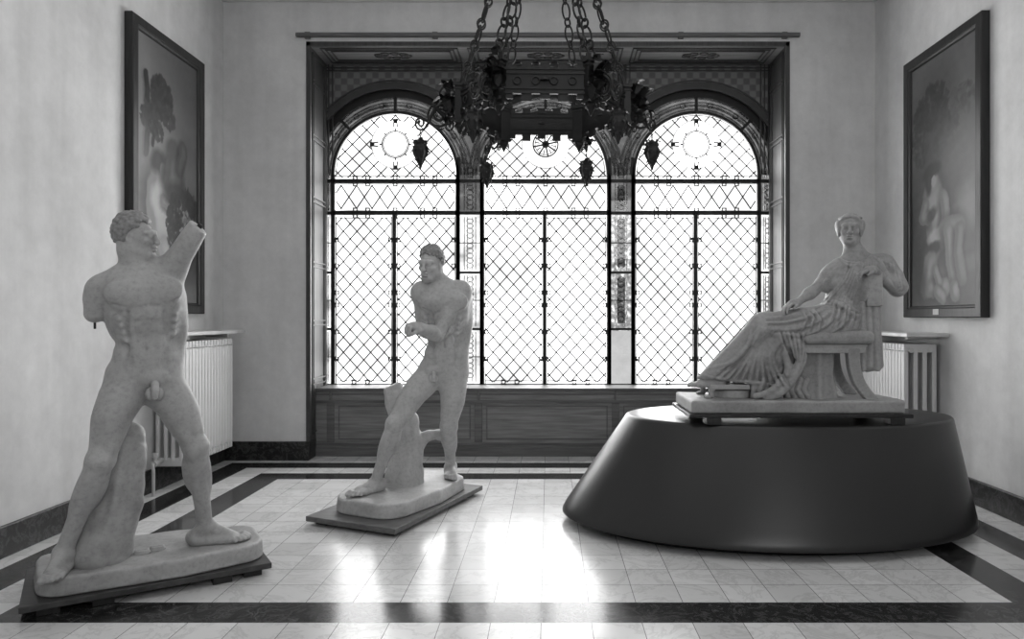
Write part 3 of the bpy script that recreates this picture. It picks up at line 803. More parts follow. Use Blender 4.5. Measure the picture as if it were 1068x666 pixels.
for k in range(6):
    m = MB(); a = PI / 3 * k + .03; r = np.array((math.cos(a), math.sin(a), 0)); t = np.array((-r[1], r[0], 0)); up = np.array((0, 0, 1.0)); c = cc(k)
    m.obox(c + up * -.005, r, t, up, .030, .038, .125); m.obox(c + up * .118, r, t, up, .04, .05, .012); m.obox(c + up * .09, r, t, up, .034, .042, .006)
    m.obox(c - up * .118, r, t, up, .036, .044, .008)
    for i, j in ((-1, -1), (-1, 1), (1, -1), (1, 1)): m.obox(c + up * .138 + r * .027 * i + t * .034 * j, r, t, up, .011, .013, .014)
    m.tube([c - up * .12, c - up * .15, c - up * .17, c - up * .2], [.03, .036, .018, .004], 10)
    m.build('corner_turret', M['iron'], ch, bevel=.003)
def spiral(c, ex, ez, r0, turns, a0, n=40, dirn=1):
    return [c + (ex * math.cos(a0 + dirn * 2 * PI * turns * s) + ez * math.sin(a0 + dirn * 2 * PI * turns * s)) * r0 * (1 - .85 * s) for s in np.linspace(0, 1, n)]
def leaf(mb, base, d, side, up, L, w, curl):
    """curled iron leaf with a toothed outline"""
    vs = []; fs = []; n = 7
    for i in range(n):
        s = i / (n - 1); ww = w * math.sin(PI * min(1, s * 1.02) ** .8) * (1.0 if i % 2 else .68) + .002
        p = base + d * L * s + up * (curl * math.sin(s * PI * .9) * L)
        vs += [p - side * ww + up * ww * .3, p + up * .004, p + side * ww + up * ww * .3]
    for i in range(n - 1):
        for j in range(2): fs.append((i * 3 + j, i * 3 + j + 1, i * 3 + j + 4, i * 3 + j + 3))
    o = len(vs); vs2 = [v - up * .004 for v in vs]; fs2 = [tuple(x + o for x in reversed(f)) for f in fs]
    mb.add(vs + vs2, fs + fs2)
arm_q = [.55, .35, .9, .86, .9, .9]
pend_var = [1.0, .92, .95, 1.05, .9, 1.0]
for k in range(6):
    a = PI / 3 * k + .03; r = np.array((math.cos(a), math.sin(a), 0)); t = np.array((-r[1], r[0], 0)); up = np.array((0, 0, 1.0)); c = cc(k)
    rg = random.Random(30 + k)
    m = MB()
    # main arm: leaves the turret, rises, sweeps out and down to a curl that carries the lamp
    P0 = c + r * .03 - up * .03; r0 = r; r = r * arm_q[k]
    pts = [P0, P0 + r * .05 + up * .035, P0 + r * .11 + up * .03, P0 + r * .165 - up * .015, P0 + r * .195 - up * .085, P0 + r * .225 - up * .125]
    m.tube(pts, [.011, .012, .011, .010, .009, .008], 8)
    sc = P0 + r * .26 - up * .095
    m.tube(spiral(sc, r, up, .046, 1.6, PI * 1.2, 40), .0068, 7)
    m.tube(spiral(P0 + r * .115 - up * .05, r0, up, .082, 1.8, PI * .35, 48, -1), .0085, 7)
    m.tube(spiral(P0 + r * .05 - up * .115, r, up, .038, 1.4, PI * .5, 34), .0055, 7)
    m.build('scroll_arm', M['iron'], ch, smooth=60)
    r = r0; lf = MB()
    for i in range(26):
        b0 = c + r * (.02 + .014 * (i % 7)) + up * (.085 - .0088 * i) + t * rg.uniform(-.05, .05)
        d = r * rg.uniform(.3, 1) + t * rg.uniform(-1.1, 1.1) + up * rg.uniform(-.5, .9); d /= np.linalg.norm(d)
        sd = np.cross(d, up + r * .3); sd /= np.linalg.norm(sd); u2 = np.cross(sd, d)
        leaf(lf, b0, d, sd, u2, rg.uniform(.07, .13), rg.uniform(.018, .032), rg.uniform(.15, .5))
    for i in range(9):
        b0 = c + r * rg.uniform(.03, .1) + up * rg.uniform(-.13, .09) + t * rg.uniform(-.06, .06)
        lf.lathe([(.001, -.012), (.011, -.005), (.012, .004), (.001, .012)], b0, 7)
    lf.build('iron_leaves', M['iron'], ch)
    # hanging lamp
    s = pend_var[k]; pc = sc - up * .115
    pe = MB()
    for j in range(3):
        cc_ = sc - up * (.05 + .02 * j); e = r if j % 2 else t
        pe.tube([cc_ + (e * .006 * math.cos(q)) + up * .012 * math.sin(q) for q in np.linspace(0, 2 * PI, 11)[:-1]], .0028, 5, True)
    z = s * .9
    pe.lathe([(.006, 0), (.020, -.012), (.036, -.02), (.042, -.034), (.036, -.045), (.044, -.06), (.047, -.085), (.040, -.11), (.030, -.13), (.024, -.15), (.012, -.172), (.004, -.2)], pc + up * .02, 14, 6, .12)
    for j in range(7):
        b = 2 * PI * j / 7; d = r * math.cos(b) + t * math.sin(b)
        leaf(pe, pc + d * .034 - up * .01, d * .8 - up * .2 if j % 2 else d * .7 + up * .5, np.cross(d, up), up, .032, .012, .3)
        leaf(pe, pc + d * .04 - up * .06, d * .75 - up * .66, np.cross(d, up), up, .034, .011, .3)
        leaf(pe, pc + d * .02 - up * .11, d * .65 - up * .76, np.cross(d, up), up, .032, .010, .2)
    o = pe.build('hanging_lamp', M['iron'], ch)
apex = CH + np.array((0, 0, 1.66))
strands = [(k, o) for k in range(6) for o in ((-.03, .03) if k in (0, 3, 4, 5) else (0,))]
def link_path(c, d, s, L, w): return [c + d * (L / 2) * math.cos(a) + s * (w / 2) * math.sin(a) for a in np.linspace(0, 2 * PI, 17)[:-1]]
for k, off in strands:
    tg = np.array((-math.sin(PI / 3 * k + .03), math.cos(PI / 3 * k + .03), 0))
    m = MB(); a0 = cc(k, RCH - .01, .12) + tg * off; top = apex + (cc(k, .05) - CH) - np.array((0, 0, .06)) - tg * off * .6; d = top - a0; L = np.linalg.norm(d); d /= L
    s1_ = np.cross(d, (0, 0, 1.0)); s1_ /= np.linalg.norm(s1_); s2_ = np.cross(d, s1_)
    s = -.01; i = 0
    while s < L:
        big = i % 2 == 0; ln = .115 if big else .058; w = .050 if big else .048
        q = .35 * math.sin(i * 2.3 + k + off * 40); e = s1_ if big else s2_
        e = e * math.cos(q) + np.cross(d, e) * math.sin(q)
        m.tube(link_path(a0 + d * (s + ln / 2), d, e, ln, w), .0066, 6, True)
        s += ln - .0125; i += 1
    m.build('chain', M['iron'], ch, smooth=60)
m = MB(); m.lathe([(.012, .02), (.05, .0), (.065, -.03), (.07, -.06), (.05, -.07), (.02, -.075)], apex, 20)
m.tube([apex + np.array((0, 0, .01)), np.array((apex[0], apex[1], ZC - .03))], .012, 8)
m.lathe([(.02, -.07), (.05, -.05), (.09, -.02), (.10, 0)], (apex[0], apex[1], ZC), 20)
m.build('ceiling_hook', M['iron'], ch, smooth=50)
# ------------------------------------------------------------------ sculpting: smooth-blended volumes meshed as one skin
A = lambda *p: np.array(p, float)
def unit(v): v = np.array(v, float); return v / (np.linalg.norm(v) + 1e-12)
def frame(f, u):
    """forward, up -> orthonormal (left of the figure, forward, up)"""
    u = unit(u); f = np.array(f, float); f = unit(f - u * f.dot(u)); return np.cross(u, f), f, u
class Clay:
    def __init__(s, lo, hi, h=.006):
        s.h = h; s.lo = np.array(lo, float); n = np.ceil((np.array(hi, float) - s.lo) / h).astype(int) + 1
        s.ax = [(s.lo[i] + h * np.arange(n[i])).astype(np.float32) for i in range(3)]
        s.F = np.full(n, 1.0, np.float32); s.n = n
    def reg(s, lo, hi):
        sl = []
        for i in range(3):
            a = max(0, int((lo[i] - s.lo[i]) / s.h)); b = min(int(s.n[i]), int((hi[i] - s.lo[i]) / s.h) + 2)
            if b <= a: return None
            sl.append(slice(a, b))
        X = s.ax[0][sl[0]][:, None, None]; Y = s.ax[1][sl[1]][None, :, None]; Z = s.ax[2][sl[2]][None, None, :]
        return tuple(sl), X, Y, Z
    def put(s, sl, d, k, sub=False):
        F = s.F[sl]; d = d.astype(np.float32)
        if sub:
            if k > 0:
                hh = np.maximum(k - np.abs(F + d), 0) / k; s.F[sl] = np.maximum(F, -d) + hh * hh * k * .25
            else: s.F[sl] = np.maximum(F, -d)
        elif k > 0:
            hh = np.maximum(k - np.abs(F - d), 0) / k; s.F[sl] = np.minimum(F, d) - hh * hh * k * .25
        else: s.F[sl] = np.minimum(F, d)
    @staticmethod
    def dcone(X, Y, Z, a, b, ra, rb):
        ab = b - a; L2 = float(ab.dot(ab)) + 1e-12
        t = np.clip(((X - a[0]) * ab[0] + (Y - a[1]) * ab[1] + (Z - a[2]) * ab[2]) / L2, 0, 1)
        return np.sqrt((X - a[0] - t * ab[0]) ** 2 + (Y - a[1] - t * ab[1]) ** 2 + (Z - a[2] - t * ab[2]) ** 2) - (ra + t * (rb - ra))
    def cone(s, a, b, ra, rb, k=.03, sub=False):
        a = np.array(a, float); b = np.array(b, float); m = max(ra, rb) + k + 3 * s.h
        q = s.reg(np.minimum(a, b) - m, np.maximum(a, b) + m)
        if q is None: return s
        sl, X, Y, Z = q; s.put(sl, s.dcone(X, Y, Z, a, b, ra, rb), k, sub); return s
    def chain(s, pts, rad, k=.03, sub=False):
        pts = [np.array(p, float) for p in pts]
        if not hasattr(rad, '__len__'): rad = [rad] * len(pts)
        m = max(rad) + k + 3 * s.h; P = np.array(pts)
        q = s.reg(P.min(0) - m, P.max(0) + m)
        if q is None: return s
        sl, X, Y, Z = q; d = None
        for i in range(len(pts) - 1):
            e = s.dcone(X, Y, Z, pts[i], pts[i + 1], rad[i], rad[i + 1]); d = e if d is None else np.minimum(d, e)
        s.put(sl, d, k, sub); return s
    def ell(s, c, R, r, k=.03, sub=False):
        """ellipsoid: R three axis vectors, r three radii"""
        c = np.array(c, float); R = [np.array(a, float) for a in R]
        m = np.sqrt(sum((R[i] * r[i]) ** 2 for i in range(3))) + k + 3 * s.h
        q = s.reg(c - m, c + m)
        if q is None: return s
        sl, X, Y, Z = q; X = X - c[0]; Y = Y - c[1]; Z = Z - c[2]; k0 = 0; k1 = 0
        for i in range(3):
            p = (X * R[i][0] + Y * R[i][1] + Z * R[i][2]) / r[i]; k0 = k0 + p * p; k1 = k1 + (p / r[i]) ** 2
        k0 = np.sqrt(k0); d = k0 * (k0 - 1) / (np.sqrt(k1) + 1e-9); s.put(sl, d, k, sub); return s
    def box(s, c, R, r, rad=.01, k=.01, sub=False):
        c = np.array(c, float); R = [np.array(a, float) for a in R]
        m = sum(np.abs(R[i]) * r[i] for i in range(3)) + rad + k + 3 * s.h
        q = s.reg(c - m, c + m)
        if q is None: return s
        sl, X, Y, Z = q; X = X - c[0]; Y = Y - c[1]; Z = Z - c[2]
        e = [np.abs(X * R[i][0] + Y * R[i][1] + Z * R[i][2]) - (r[i] - rad) for i in range(3)]
        d = np.sqrt(sum(np.maximum(v, 0) ** 2 for v in e)) + np.minimum(np.maximum(np.maximum(e[0], e[1]), e[2]), 0) - rad
        s.put(sl, d, k, sub); return s
    def cut(s, p, nrm, lo, hi, k=.01):
        """cut away what lies on the side nrm points to, inside a box"""
        q = s.reg(lo, hi); sl, X, Y, Z = q; n = unit(nrm)
        d = -((X - p[0]) * n[0] + (Y - p[1]) * n[1] + (Z - p[2]) * n[2]); s.put(sl, d, k, True); return s
    def rough(s, amp, f, seed=1, lo=None, hi=None):
        q = s.reg(lo if lo is not None else s.lo, hi if hi is not None else s.lo + s.n * s.h); sl, X, Y, Z = q
        r = np.random.RandomState(seed); d = 0
        for _ in range(7):
            v = r.randn(3); v *= f * (.6 + r.rand()) / np.linalg.norm(v); d = d + np.sin(X * v[0] + Y * v[1] + Z * v[2] + r.rand() * 6.3)
        s.F[sl] += (d * amp / 2.6).astype(np.float32); return s
    def mesh(s):
        """surface nets"""
        F = s.F; n = F.shape; ins = F < 0
        cnt = np.zeros((n[0] - 1, n[1] - 1, n[2] - 1), np.uint8)
        for i in (0, 1):
            for j in (0, 1):
                for k in (0, 1): cnt += ins[i:n[0] - 1 + i, j:n[1] - 1 + j, k:n[2] - 1 + k]
        act = (cnt > 0) & (cnt < 8); ci = np.argwhere(act); idx = np.full(act.shape, -1, np.int64); idx[act] = np.arange(len(ci))
        acc = np.zeros((len(ci), 3)); num = np.zeros(len(ci))
        cor = [(i, j, k) for i in (0, 1) for j in (0, 1) for k in (0, 1)]
        val = {c: F[ci[:, 0] + c[0], ci[:, 1] + c[1], ci[:, 2] + c[2]].astype(float) for c in cor}
        for c in cor:
            for a in range(3):
                if c[a] == 0:
                    e = list(c); e[a] = 1; e = tuple(e); va, vb = val[c], val[e]; m = (va < 0) != (vb < 0)
                    t = np.where(m, va / np.where(m, va - vb, 1), 0)
                    p = np.array(c, float)[None, :].repeat(len(ci), 0); p[:, a] = t; acc += p * m[:, None]; num += m
        V = (ci + acc / num[:, None]) * s.h + s.lo
        quads = []
        for a in range(3):
            b, c = (a + 1) % 3, (a + 2) % 3
            s0 = [slice(None)] * 3; s1 = [slice(None)] * 3; s0[a] = slice(0, -1); s1[a] = slice(1, None)
            A0 = ins[tuple(s0)]; B0 = ins[tuple(s1)]; e = np.argwhere(A0 != B0)
            ok = (e[:, b] > 0) & (e[:, c] > 0) & (e[:, b] < n[b] - 1) & (e[:, c] < n[c] - 1); e = e[ok]
            flip = A0[tuple(e.T)]
            def I(db, dc):
                q = e.copy(); q[:, b] -= db; q[:, c] -= dc; return idx[tuple(q.T)]
            Q = np.stack([I(1, 1), I(0, 1), I(0, 0), I(1, 0)], 1); Q[~flip] = Q[~flip][:, ::-1]; quads.append(Q)
        return V, np.concatenate(quads)
    def build(s, name, mat, parent=None, smooth_iter=1, lab=None):
        V, Q = s.mesh()
        if smooth_iter:
            E = np.concatenate([Q[:, [0, 1]], Q[:, [1, 2]], Q[:, [2, 3]], Q[:, [3, 0]]])
            for _ in range(smooth_iter):
                S_ = np.zeros_like(V); c = np.zeros(len(V))
                for i, j in ((0, 1), (1, 0)):
                    for d in range(3): S_[:, d] += np.bincount(E[:, i], V[E[:, j], d], len(V))
                    c += np.bincount(E[:, i], minlength=len(V))
                V = V * .5 + .5 * S_ / c[:, None]
        # keep only sizeable pieces
        org = np.array(parent.location) if parent is not None else V.mean(0); V = V - org
        me = bpy.data.meshes.new(name)
        me.vertices.add(len(V)); me.vertices.foreach_set('co', V.astype(np.float32).ravel())
        me.loops.add(Q.size); me.loops.foreach_set('vertex_index', Q.astype(np.int32).ravel())
        me.polygons.add(len(Q)); me.polygons.foreach_set('loop_start', np.arange(0, Q.size, 4, dtype=np.int32))
        me.polygons.foreach_set('use_smooth', np.ones(len(Q), bool)); me.update(calc_edges=True); me.validate()
        me.materials.append(mat)
        o = bpy.data.objects.new(name, me); COL.objects.link(o)
        if parent is not None: o.parent = parent
        else: o.location = org
        if lab: o['label'] = lab
        return o

def head(S, c, f, u, H, male=True, hairline=True):
    l, f, u = frame(f, u); R = (l, f, u)
    def p(a, b, d): return c + (l * a + f * b + u * d) * H
    S.ell(p(0, -.04, .12), R, (.275 * H, .34 * H, .335 * H), .02)
    S.ell(p(0, .10, -.10), R, (.245 * H, .27 * H, .36 * H), .03)
    S.ell(p(0, .22, -.37), R, ((.125 if male else .10) * H, .115 * H, .09 * H), .035)
    for s in (-1, 1):
        S.cone(p(s * .20, -.02, -.22), p(s * .09, .24, -.38), .055 * H, .05 * H, .04)
        S.ell(p(s * .165, .25, -.09), R, (.075 * H, .07 * H, .06 * H), .025)
        S.ell(p(s * .125, .405, .035), R, (.080 * H, .055 * H, .045 * H), .016, True)
        S.ell(p(s * .12, .315, .03), R, (.066 * H, .058 * H, .055 * H), .006)
        S.chain([p(s * .07, .365, .055), p(s * .12, .375, .062), p(s * .18, .33, .045)], .014 * H, .006)      # upper lid
        S.chain([p(s * .08, .36, .0), p(s * .12, .362, -.006), p(s * .17, .33, .005)], .010 * H, .006)
        S.chain([p(s * .04, .375, .10), p(s * .12, .365, .13), p(s * .22, .27, .09)], [.030 * H, .030 * H, .022 * H], .02)
        S.ell(p(s * .285, -.03, -.02), (unit(l + f * .2 * s), f, u), (.03 * H, .07 * H, .115 * H), .012)
        S.ell(p(s * .315, -.02, .0), R, (.02 * H, .03 * H, .055 * H), .008, True)
        S.ell(p(s * .05, .43, -.135), R, (.032 * H, .035 * H, .028 * H), .012)
    S.cone(p(0, .375, .10), p(0, .452, -.10), .030 * H, .044 * H, .02)
    S.ell(p(0, .455, -.115), R, (.042 * H, .045 * H, .035 * H), .012)
    S.ell(p(0, .385, -.215), R, (.095 * H, .05 * H, .028 * H), .010)
    S.ell(p(0, .375, -.285), R, (.078 * H, .05 * H, .030 * H), .010)
    S.chain([p(-.095, .375, -.248), p(0, .435, -.25), p(.095, .375, -.248)], .009 * H, .006, True)
    S.ell(p(0, .385, -.335), R, (.07 * H, .03 * H, .018 * H), .012, True)

def neck(S, base, c, f, u, H, r=.062):
    l, f, u = frame(f, u)
    S.cone(base - f * .015, c - u * .18 * H - f * .10 * H, r, r * .92, .04)
    for s in (-1, 1): S.cone(base + l * s * .018 + f * r * .55, c + (l * s * .24 - f * .12 - u * .12) * H, .016, .018, .02)

def torso(S, P, pF, C, cF, nb, s=1.0, sh=None):
    pl, pf, pu = pF; cl, cf, cu = cF
    S.ell(C, cF, (.158 * s, .112 * s, .20 * s), .04)
    S.ell(C + cu * .10 * s - cf * .01, cF, (.185 * s, .088 * s, .085 * s), .05)
    mid = (P + C) / 2; ax = unit(C - P); R = frame((pf + cf) / 2, ax); L = np.linalg.norm(C - P)
    S.ell(mid - R[1] * .005, R, (.112 * s, .088 * s, L * .62), .05)
    S.ell(P, pF, (.150 * s, .104 * s, .115 * s), .05)
    for q in (-1, 1):
        S.ell(C + cl * q * .078 * s + cu * .058 * s + cf * .080 * s, (unit(cl + cu * .25 * q), cf, unit(cu - cl * .25 * q)), (.090 * s, .036 * s, .066 * s), .035)
        S.ell(C + cl * q * .128 * s - cu * .0 - cf * .02, cF, (.042 * s, .072 * s, .150 * s), .04)
        S.ell(P + pl * q * .094 * s + pu * .072 * s + pf * .01, (unit(pl - pu * .3 * q), pf, unit(pu + pl * .3 * q)), (.038 * s, .070 * s, .056 * s), .035)
        S.ell(P + pl * q * .075 * s - pu * .05 * s - pf * .072 * s, pF, (.080 * s, .075 * s, .088 * s), .03)
        for i, (t, fw) in enumerate(((.86, .107), (.66, .103), (.46, .098))):
            p = P + ax * L * t + R[0] * q * .036 * s + R[1] * fw * s * (.93 if i < 2 else .92)
            S.ell(p - R[1] * .006, R, (.034 * s, .016 * s, .034 * s), .02)
        S.ell(P + ax * L * .2 + R[0] * q * .03 * s + R[1] * .088 * s, R, (.04 * s, .022 * s, .085 * s), .02)
        for i in range(4):      # serratus and ribs
            p = C + cl * q * (.140 - .006 * i) * s + cf * (.055 - .004 * i) * s - cu * (.035 + .034 * i) * s
            S.cone(p - cl * q * .010 * s, p + cf * .03 * s - cu * .018 * s - cl * q * .022 * s, .010 * s, .007 * s, .03)
        S.chain([P + pl * q * .125 * s + pu * .06 * s + pf * .085 * s, P + pl * q * .085 * s + pu * .0 + pf * .108 * s, P + pl * q * .035 * s - pu * .055 * s + pf * .10 * s], .008 * s, .018, True)
        S.chain([C + cl * q * .012 * s + cf * .117 * s + cu * .0, C + cl * q * .07 * s + cf * .118 * s - cu * .012 * s, C + cl * q * .135 * s + cf * .09 * s + cu * .02 * s], .006 * s, .014, True)
        S.chain([P + ax * L * .9 + R[0] * q * .078 * s + R[1] * .100 * s, P + ax * L * .5 + R[0] * q * .076 * s + R[1] * .098 * s, P + ax * L * .12 + R[0] * q * .07 * s + R[1] * .105 * s], .007 * s, .02, True)
    S.chain([C + cf * .128 * s + cu * .11 * s, C + cf * .130 * s + cu * .02 * s, P + ax * L * .7 + R[1] * .120 * s, P + ax * L * .40 + R[1] * .112 * s], .006 * s, .014, True)
    S.ell(P + ax * L * .36 + R[1] * .108 * s, R, (.010 * s, .014 * s, .012 * s), .008, True)
    for q in (-1, 1):
        S.chain([P + ax * L * .60 + R[1] * .113 * s, P + ax * L * .585 + R[0] * q * .06 * s + R[1] * .106 * s], .005 * s, .014, True)
        S.chain([P + ax * L * .79 + R[1] * .117 * s, P + ax * L * .775 + R[0] * q * .06 * s + R[1] * .112 * s], .005 * s, .014, True)
    S.chain([C + cu * .02 - cf * .112 * s, mid - R[1] * .10 * s, P + pu * .03 - pf * .11 * s], .010 * s, .03, True)

def genitals(S, c, pF, s=1.0):
    l, f, u = pF
    S.ell(c + u * .035 * s, pF, (.055 * s, .028 * s, .035 * s), .025)
    for q in (-1, 1): S.ell(c + l * q * .016 * s - u * .035 * s + f * .022 * s, pF, (.021 * s, .024 * s, .029 * s), .008)
    S.chain([c + f * .03 * s + u * .01, c + f * .055 * s - u * .015 * s, c + f * .056 * s - u * .048 * s], [.017 * s, .0165 * s, .013 * s], .006)

def leg(S, hip, knee, ank, fwd, s=1.0, out=None):
    """fwd: the way the kneecap points; out: away from the other leg"""
    t = unit(knee - hip); kf = unit(fwd - t * fwd.dot(t)); side = unit(out - t * out.dot(t) - kf * out.dot(kf))
    L = np.linalg.norm(knee - hip); bow = hip + (knee - hip) * .5 + kf * .018 * s
    S.chain([hip, hip + (knee - hip) * .22 + kf * .012 * s, bow, hip + (knee - hip) * .82, knee], [.090 * s, .092 * s, .080 * s, .060 * s, .053 * s], .06)
    R = (side, kf, t)
    S.ell(hip + t * L * .45 + kf * .035 * s + side * .028 * s, R, (.052 * s, .052 * s, L * .36), .03)
    S.ell(hip + t * L * .50 + kf * .045 * s - side * .005 * s, R, (.040 * s, .046 * s, L * .34), .025)
    S.ell(hip + t * L * .78 + kf * .025 * s - side * .036 * s, R, (.030 * s, .034 * s, L * .16), .02)
    S.ell(hip + t * L * .76 + kf * .022 * s + side * .034 * s, R, (.026 * s, .032 * s, L * .18), .02)
    S.ell(hip + t * L * .5 - kf * .040 * s, R, (.055 * s, .045 * s, L * .36), .03)
    S.ell(hip + t * L * .16 - side * .035 * s, R, (.055 * s, .068 * s, L * .26), .04)
    S.ell(knee + kf * .036 * s, R, (.030 * s, .018 * s, .034 * s), .022)
    for q in (-1, 1): S.ell(knee + side * q * .030 * s + kf * .008 * s, R, (.026 * s, .038 * s, .04 * s), .02)
    t2 = unit(ank - knee); kf2 = unit(kf - t2 * kf.dot(t2)); sd2 = unit(side - t2 * side.dot(t2) - kf2 * side.dot(kf2)); L2 = np.linalg.norm(ank - knee); R2 = (sd2, kf2, t2)
    S.chain([knee, knee + t2 * L2 * .30, knee + t2 * L2 * .65, ank], [.052 * s, .050 * s, .039 * s, .035 * s], .035)
    S.ell(knee + t2 * L2 * .30 - kf2 * .034 * s - sd2 * .020 * s, R2, (.036 * s, .040 * s, L2 * .25), .022)
    S.ell(knee + t2 * L2 * .27 - kf2 * .032 * s + sd2 * .024 * s, R2, (.033 * s, .038 * s, L2 * .22), .022)
    S.ell(knee + t2 * L2 * .32 + kf2 * .018 * s + sd2 * .026 * s, R2, (.024 * s, .030 * s, L2 * .27), .02)
    S.cone(knee + kf2 * .040 * s + t2 * .055 * s, knee + t2 * L2 * .7 + kf2 * .030 * s - sd2 * .006 * s, .012 * s, .012 * s, .02)
    S.cone(knee + t2 * L2 * .6 - kf2 * .034 * s, ank - kf2 * .034 * s + t2 * .02, .018 * s, .014 * s, .02)
    for q in (-1, 1): S.ell(ank + sd2 * q * .031 * s + t2 * .0 - kf2 * .004, R2, (.014 * s, .019 * s, .022 * s), .012)
    return kf2, sd2

def foot(S, ank, d, z0, s=1.0, left=1):
    """d: heading of the toes on the ground, z0: ground; left=1 big toe on the right of the heading"""
    d = unit((d[0], d[1], 0)); u = A(0, 0, 1); n = np.cross(d, u) * left       # towards the big toe
    g0 = A(ank[0], ank[1], z0)
    S.ell(g0 - d * .045 * s + u * .034 * s, (n, d, u), (.034 * s, .042 * s, .040 * s), .03)
    S.cone(ank - u * .01, g0 - d * .03 * s + u * .04 * s, .034 * s, .034 * s, .03)
    S.cone(ank + d * .012 * s - u * .005 * s, g0 + d * .105 * s + n * .014 * s + u * .030 * s, .036 * s, .026 * s, .03)
    S.cone(g0 - d * .03 * s - n * .018 * s + u * .024 * s, g0 + d * .105 * s - n * .026 * s + u * .018 * s, .026 * s, .018 * s, .025)
    S.ell(g0 + d * .12 * s + u * .022 * s, (n, d, u), (.046 * s, .036 * s, .022 * s), .02)
    toes = [(.030, .140, .046, .0165), (.010, .146, .040, .0120), (-.008, .140, .036, .0112), (-.024, .130, .031, .0106), (-.038, .116, .027, .0104)]
    for o, st, ln, r in toes:
        p = g0 + n * o * s + d * st * s + u * .019 * s
        S.chain([p, p + d * ln * .55 * s + u * .007 * s, p + d * ln * s - u * (.004) * s], [r * s, r * s, r * s * .98], .006)

def hand(S, w, d, nrm, thumb, s=1.0, curl=(70, 80, 50), tcurl=0.6, spread=.0, finger_curls=None):
    """w wrist, d along the palm, nrm the way the palm faces, thumb side"""
    d = unit(d); nrm = unit(nrm - d * nrm.dot(d)); t = unit(thumb - d * thumb.dot(d) - nrm * thumb.dot(nrm))
    pc = w + d * .048 * s
    S.ell(pc, (t, nrm, d), (.042 * s, .018 * s, .052 * s), .015); S.cone(w, pc, .026 * s, .030 * s, .02)
    S.ell(w + d * .03 * s + t * .024 * s + nrm * .012 * s, (t, nrm, d), (.018 * s, .018 * s, .032 * s), .012)
    for i, (o, L) in enumerate(((.030, .086), (.010, .096), (-.010, .090), (-.029, .072))):
        cv = finger_curls[i] if finger_curls else curl
        p = w + d * (.092 - .006 * abs(i - 1)) * s + t * o * s; pts = [p]; a = 0; dd = unit(d + t * spread * (1.5 - i))
        for sg, c_ in zip((.46, .30, .24), cv):
            a += math.radians(c_); p = p + (dd * math.cos(a) + nrm * math.sin(a)) * L * sg * s; pts.append(p)
        S.chain(pts, [.0105 * s, .0098 * s, .0088 * s, .0076 * s], .004)
    b = w + d * .028 * s + t * .034 * s + nrm * .008 * s
    m = b + (d * .036 + t * .014 + nrm * .016 * tcurl) * s; e = m + (d * .022 - t * .012 * tcurl * 1.6 + nrm * .022 * tcurl) * s
    S.chain([b, m, e], [.0145 * s, .0115 * s, .0095 * s], .008)

def arm(S, sh, el, wr, s=1.0, front=None):
    t = unit(el - sh); L = np.linalg.norm(el - sh)
    fr = unit(front - t * front.dot(t)); sd = np.cross(t, fr); R = (sd, fr, t)
    S.chain([sh, sh + t * L * .5, el], [.056 * s, .046 * s, .038 * s], .03)
    S.ell(sh + t * .02, R, (.062 * s, .064 * s, .085 * s), .03)
    S.ell(sh + t * L * .52 + fr * .018 * s, R, (.034 * s, .034 * s, L * .30), .02)
    S.ell(sh + t * L * .50 - fr * .020 * s, R, (.038 * s, .034 * s, L * .36), .02)
    if wr is not None:
        t2 = unit(wr - el); L2 = np.linalg.norm(wr - el); f2 = unit(fr - t2 * fr.dot(t2)); s2 = np.cross(t2, f2)
        S.chain([el, el + t2 * L2 * .3, el + t2 * L2 * .7, wr], [.037 * s, .041 * s, .031 * s, .024 * s], .025)
        S.ell(el + t2 * L2 * .28 + s2 * .012 * s, (s2, f2, t2), (.038 * s, .032 * s, L2 * .28), .02)
        S.ell(el + t2 * L2 * .24 - s2 * .014 * s, (s2, f2, t2), (.028 * s, .034 * s, L2 * .22), .02)
        S.ell(el - fr * .012 * s, R, (.022 * s, .022 * s, .026 * s), .014)

def curls(S, c, f, u, H, seed=1, r=.055, n=150, front=.05, low=-.12, amp=.02):
    """short curly hair over the skull; front = how far forward the hairline sits"""
    l, f, u = frame(f, u); rg = random.Random(seed)
    S.ell(c + (u * .135 - f * .055) * H, (l, f, u), (.270 * H, .320 * H, .335 * H), .01)
    k = 0
    for i in range(n * 3):
        z = 1 - 2 * (i + .5) / (n * 3); a = i * 2.399963
        rr = math.sqrt(max(0, 1 - z * z)); x, y = rr * math.cos(a), rr * math.sin(a)
        if z < low - .15 * max(0, -y) * 2 and y > -2: 
            if not (y < -.1 and z > low - .45): continue
        if y > .42 and z < .52: continue
        if y > .10 and z < .10 and abs(x) > .5: continue
        p = c + (l * x * .285 + f * (y * .345 - .05) + u * (z * .365 + .13)) * H
        q = rg.uniform(.75, 1.2) * r * H; t = unit(np.cross((l * x + f * y + u * z), (rg.uniform(-1, 1), rg.uniform(-1, 1), rg.uniform(-1, 1))))
        o = unit(l * x + f * y + u * z)
        S.cone(p - t * q * .55, p + t * q * .55 + o * q * .45, q * .58, q * .42, .004)
    # cut the face free
    S.ell(c + (f * .52 - u * .13) * H, (l, f, u), (.30 * H, .26 * H, .40 * H), .02, True)
    for s in (-1, 1): S.ell(c + (l * s * .33 + f * .10 - u * .10) * H, (l, f, u), (.10 * H, .17 * H, .20 * H), .015, True)

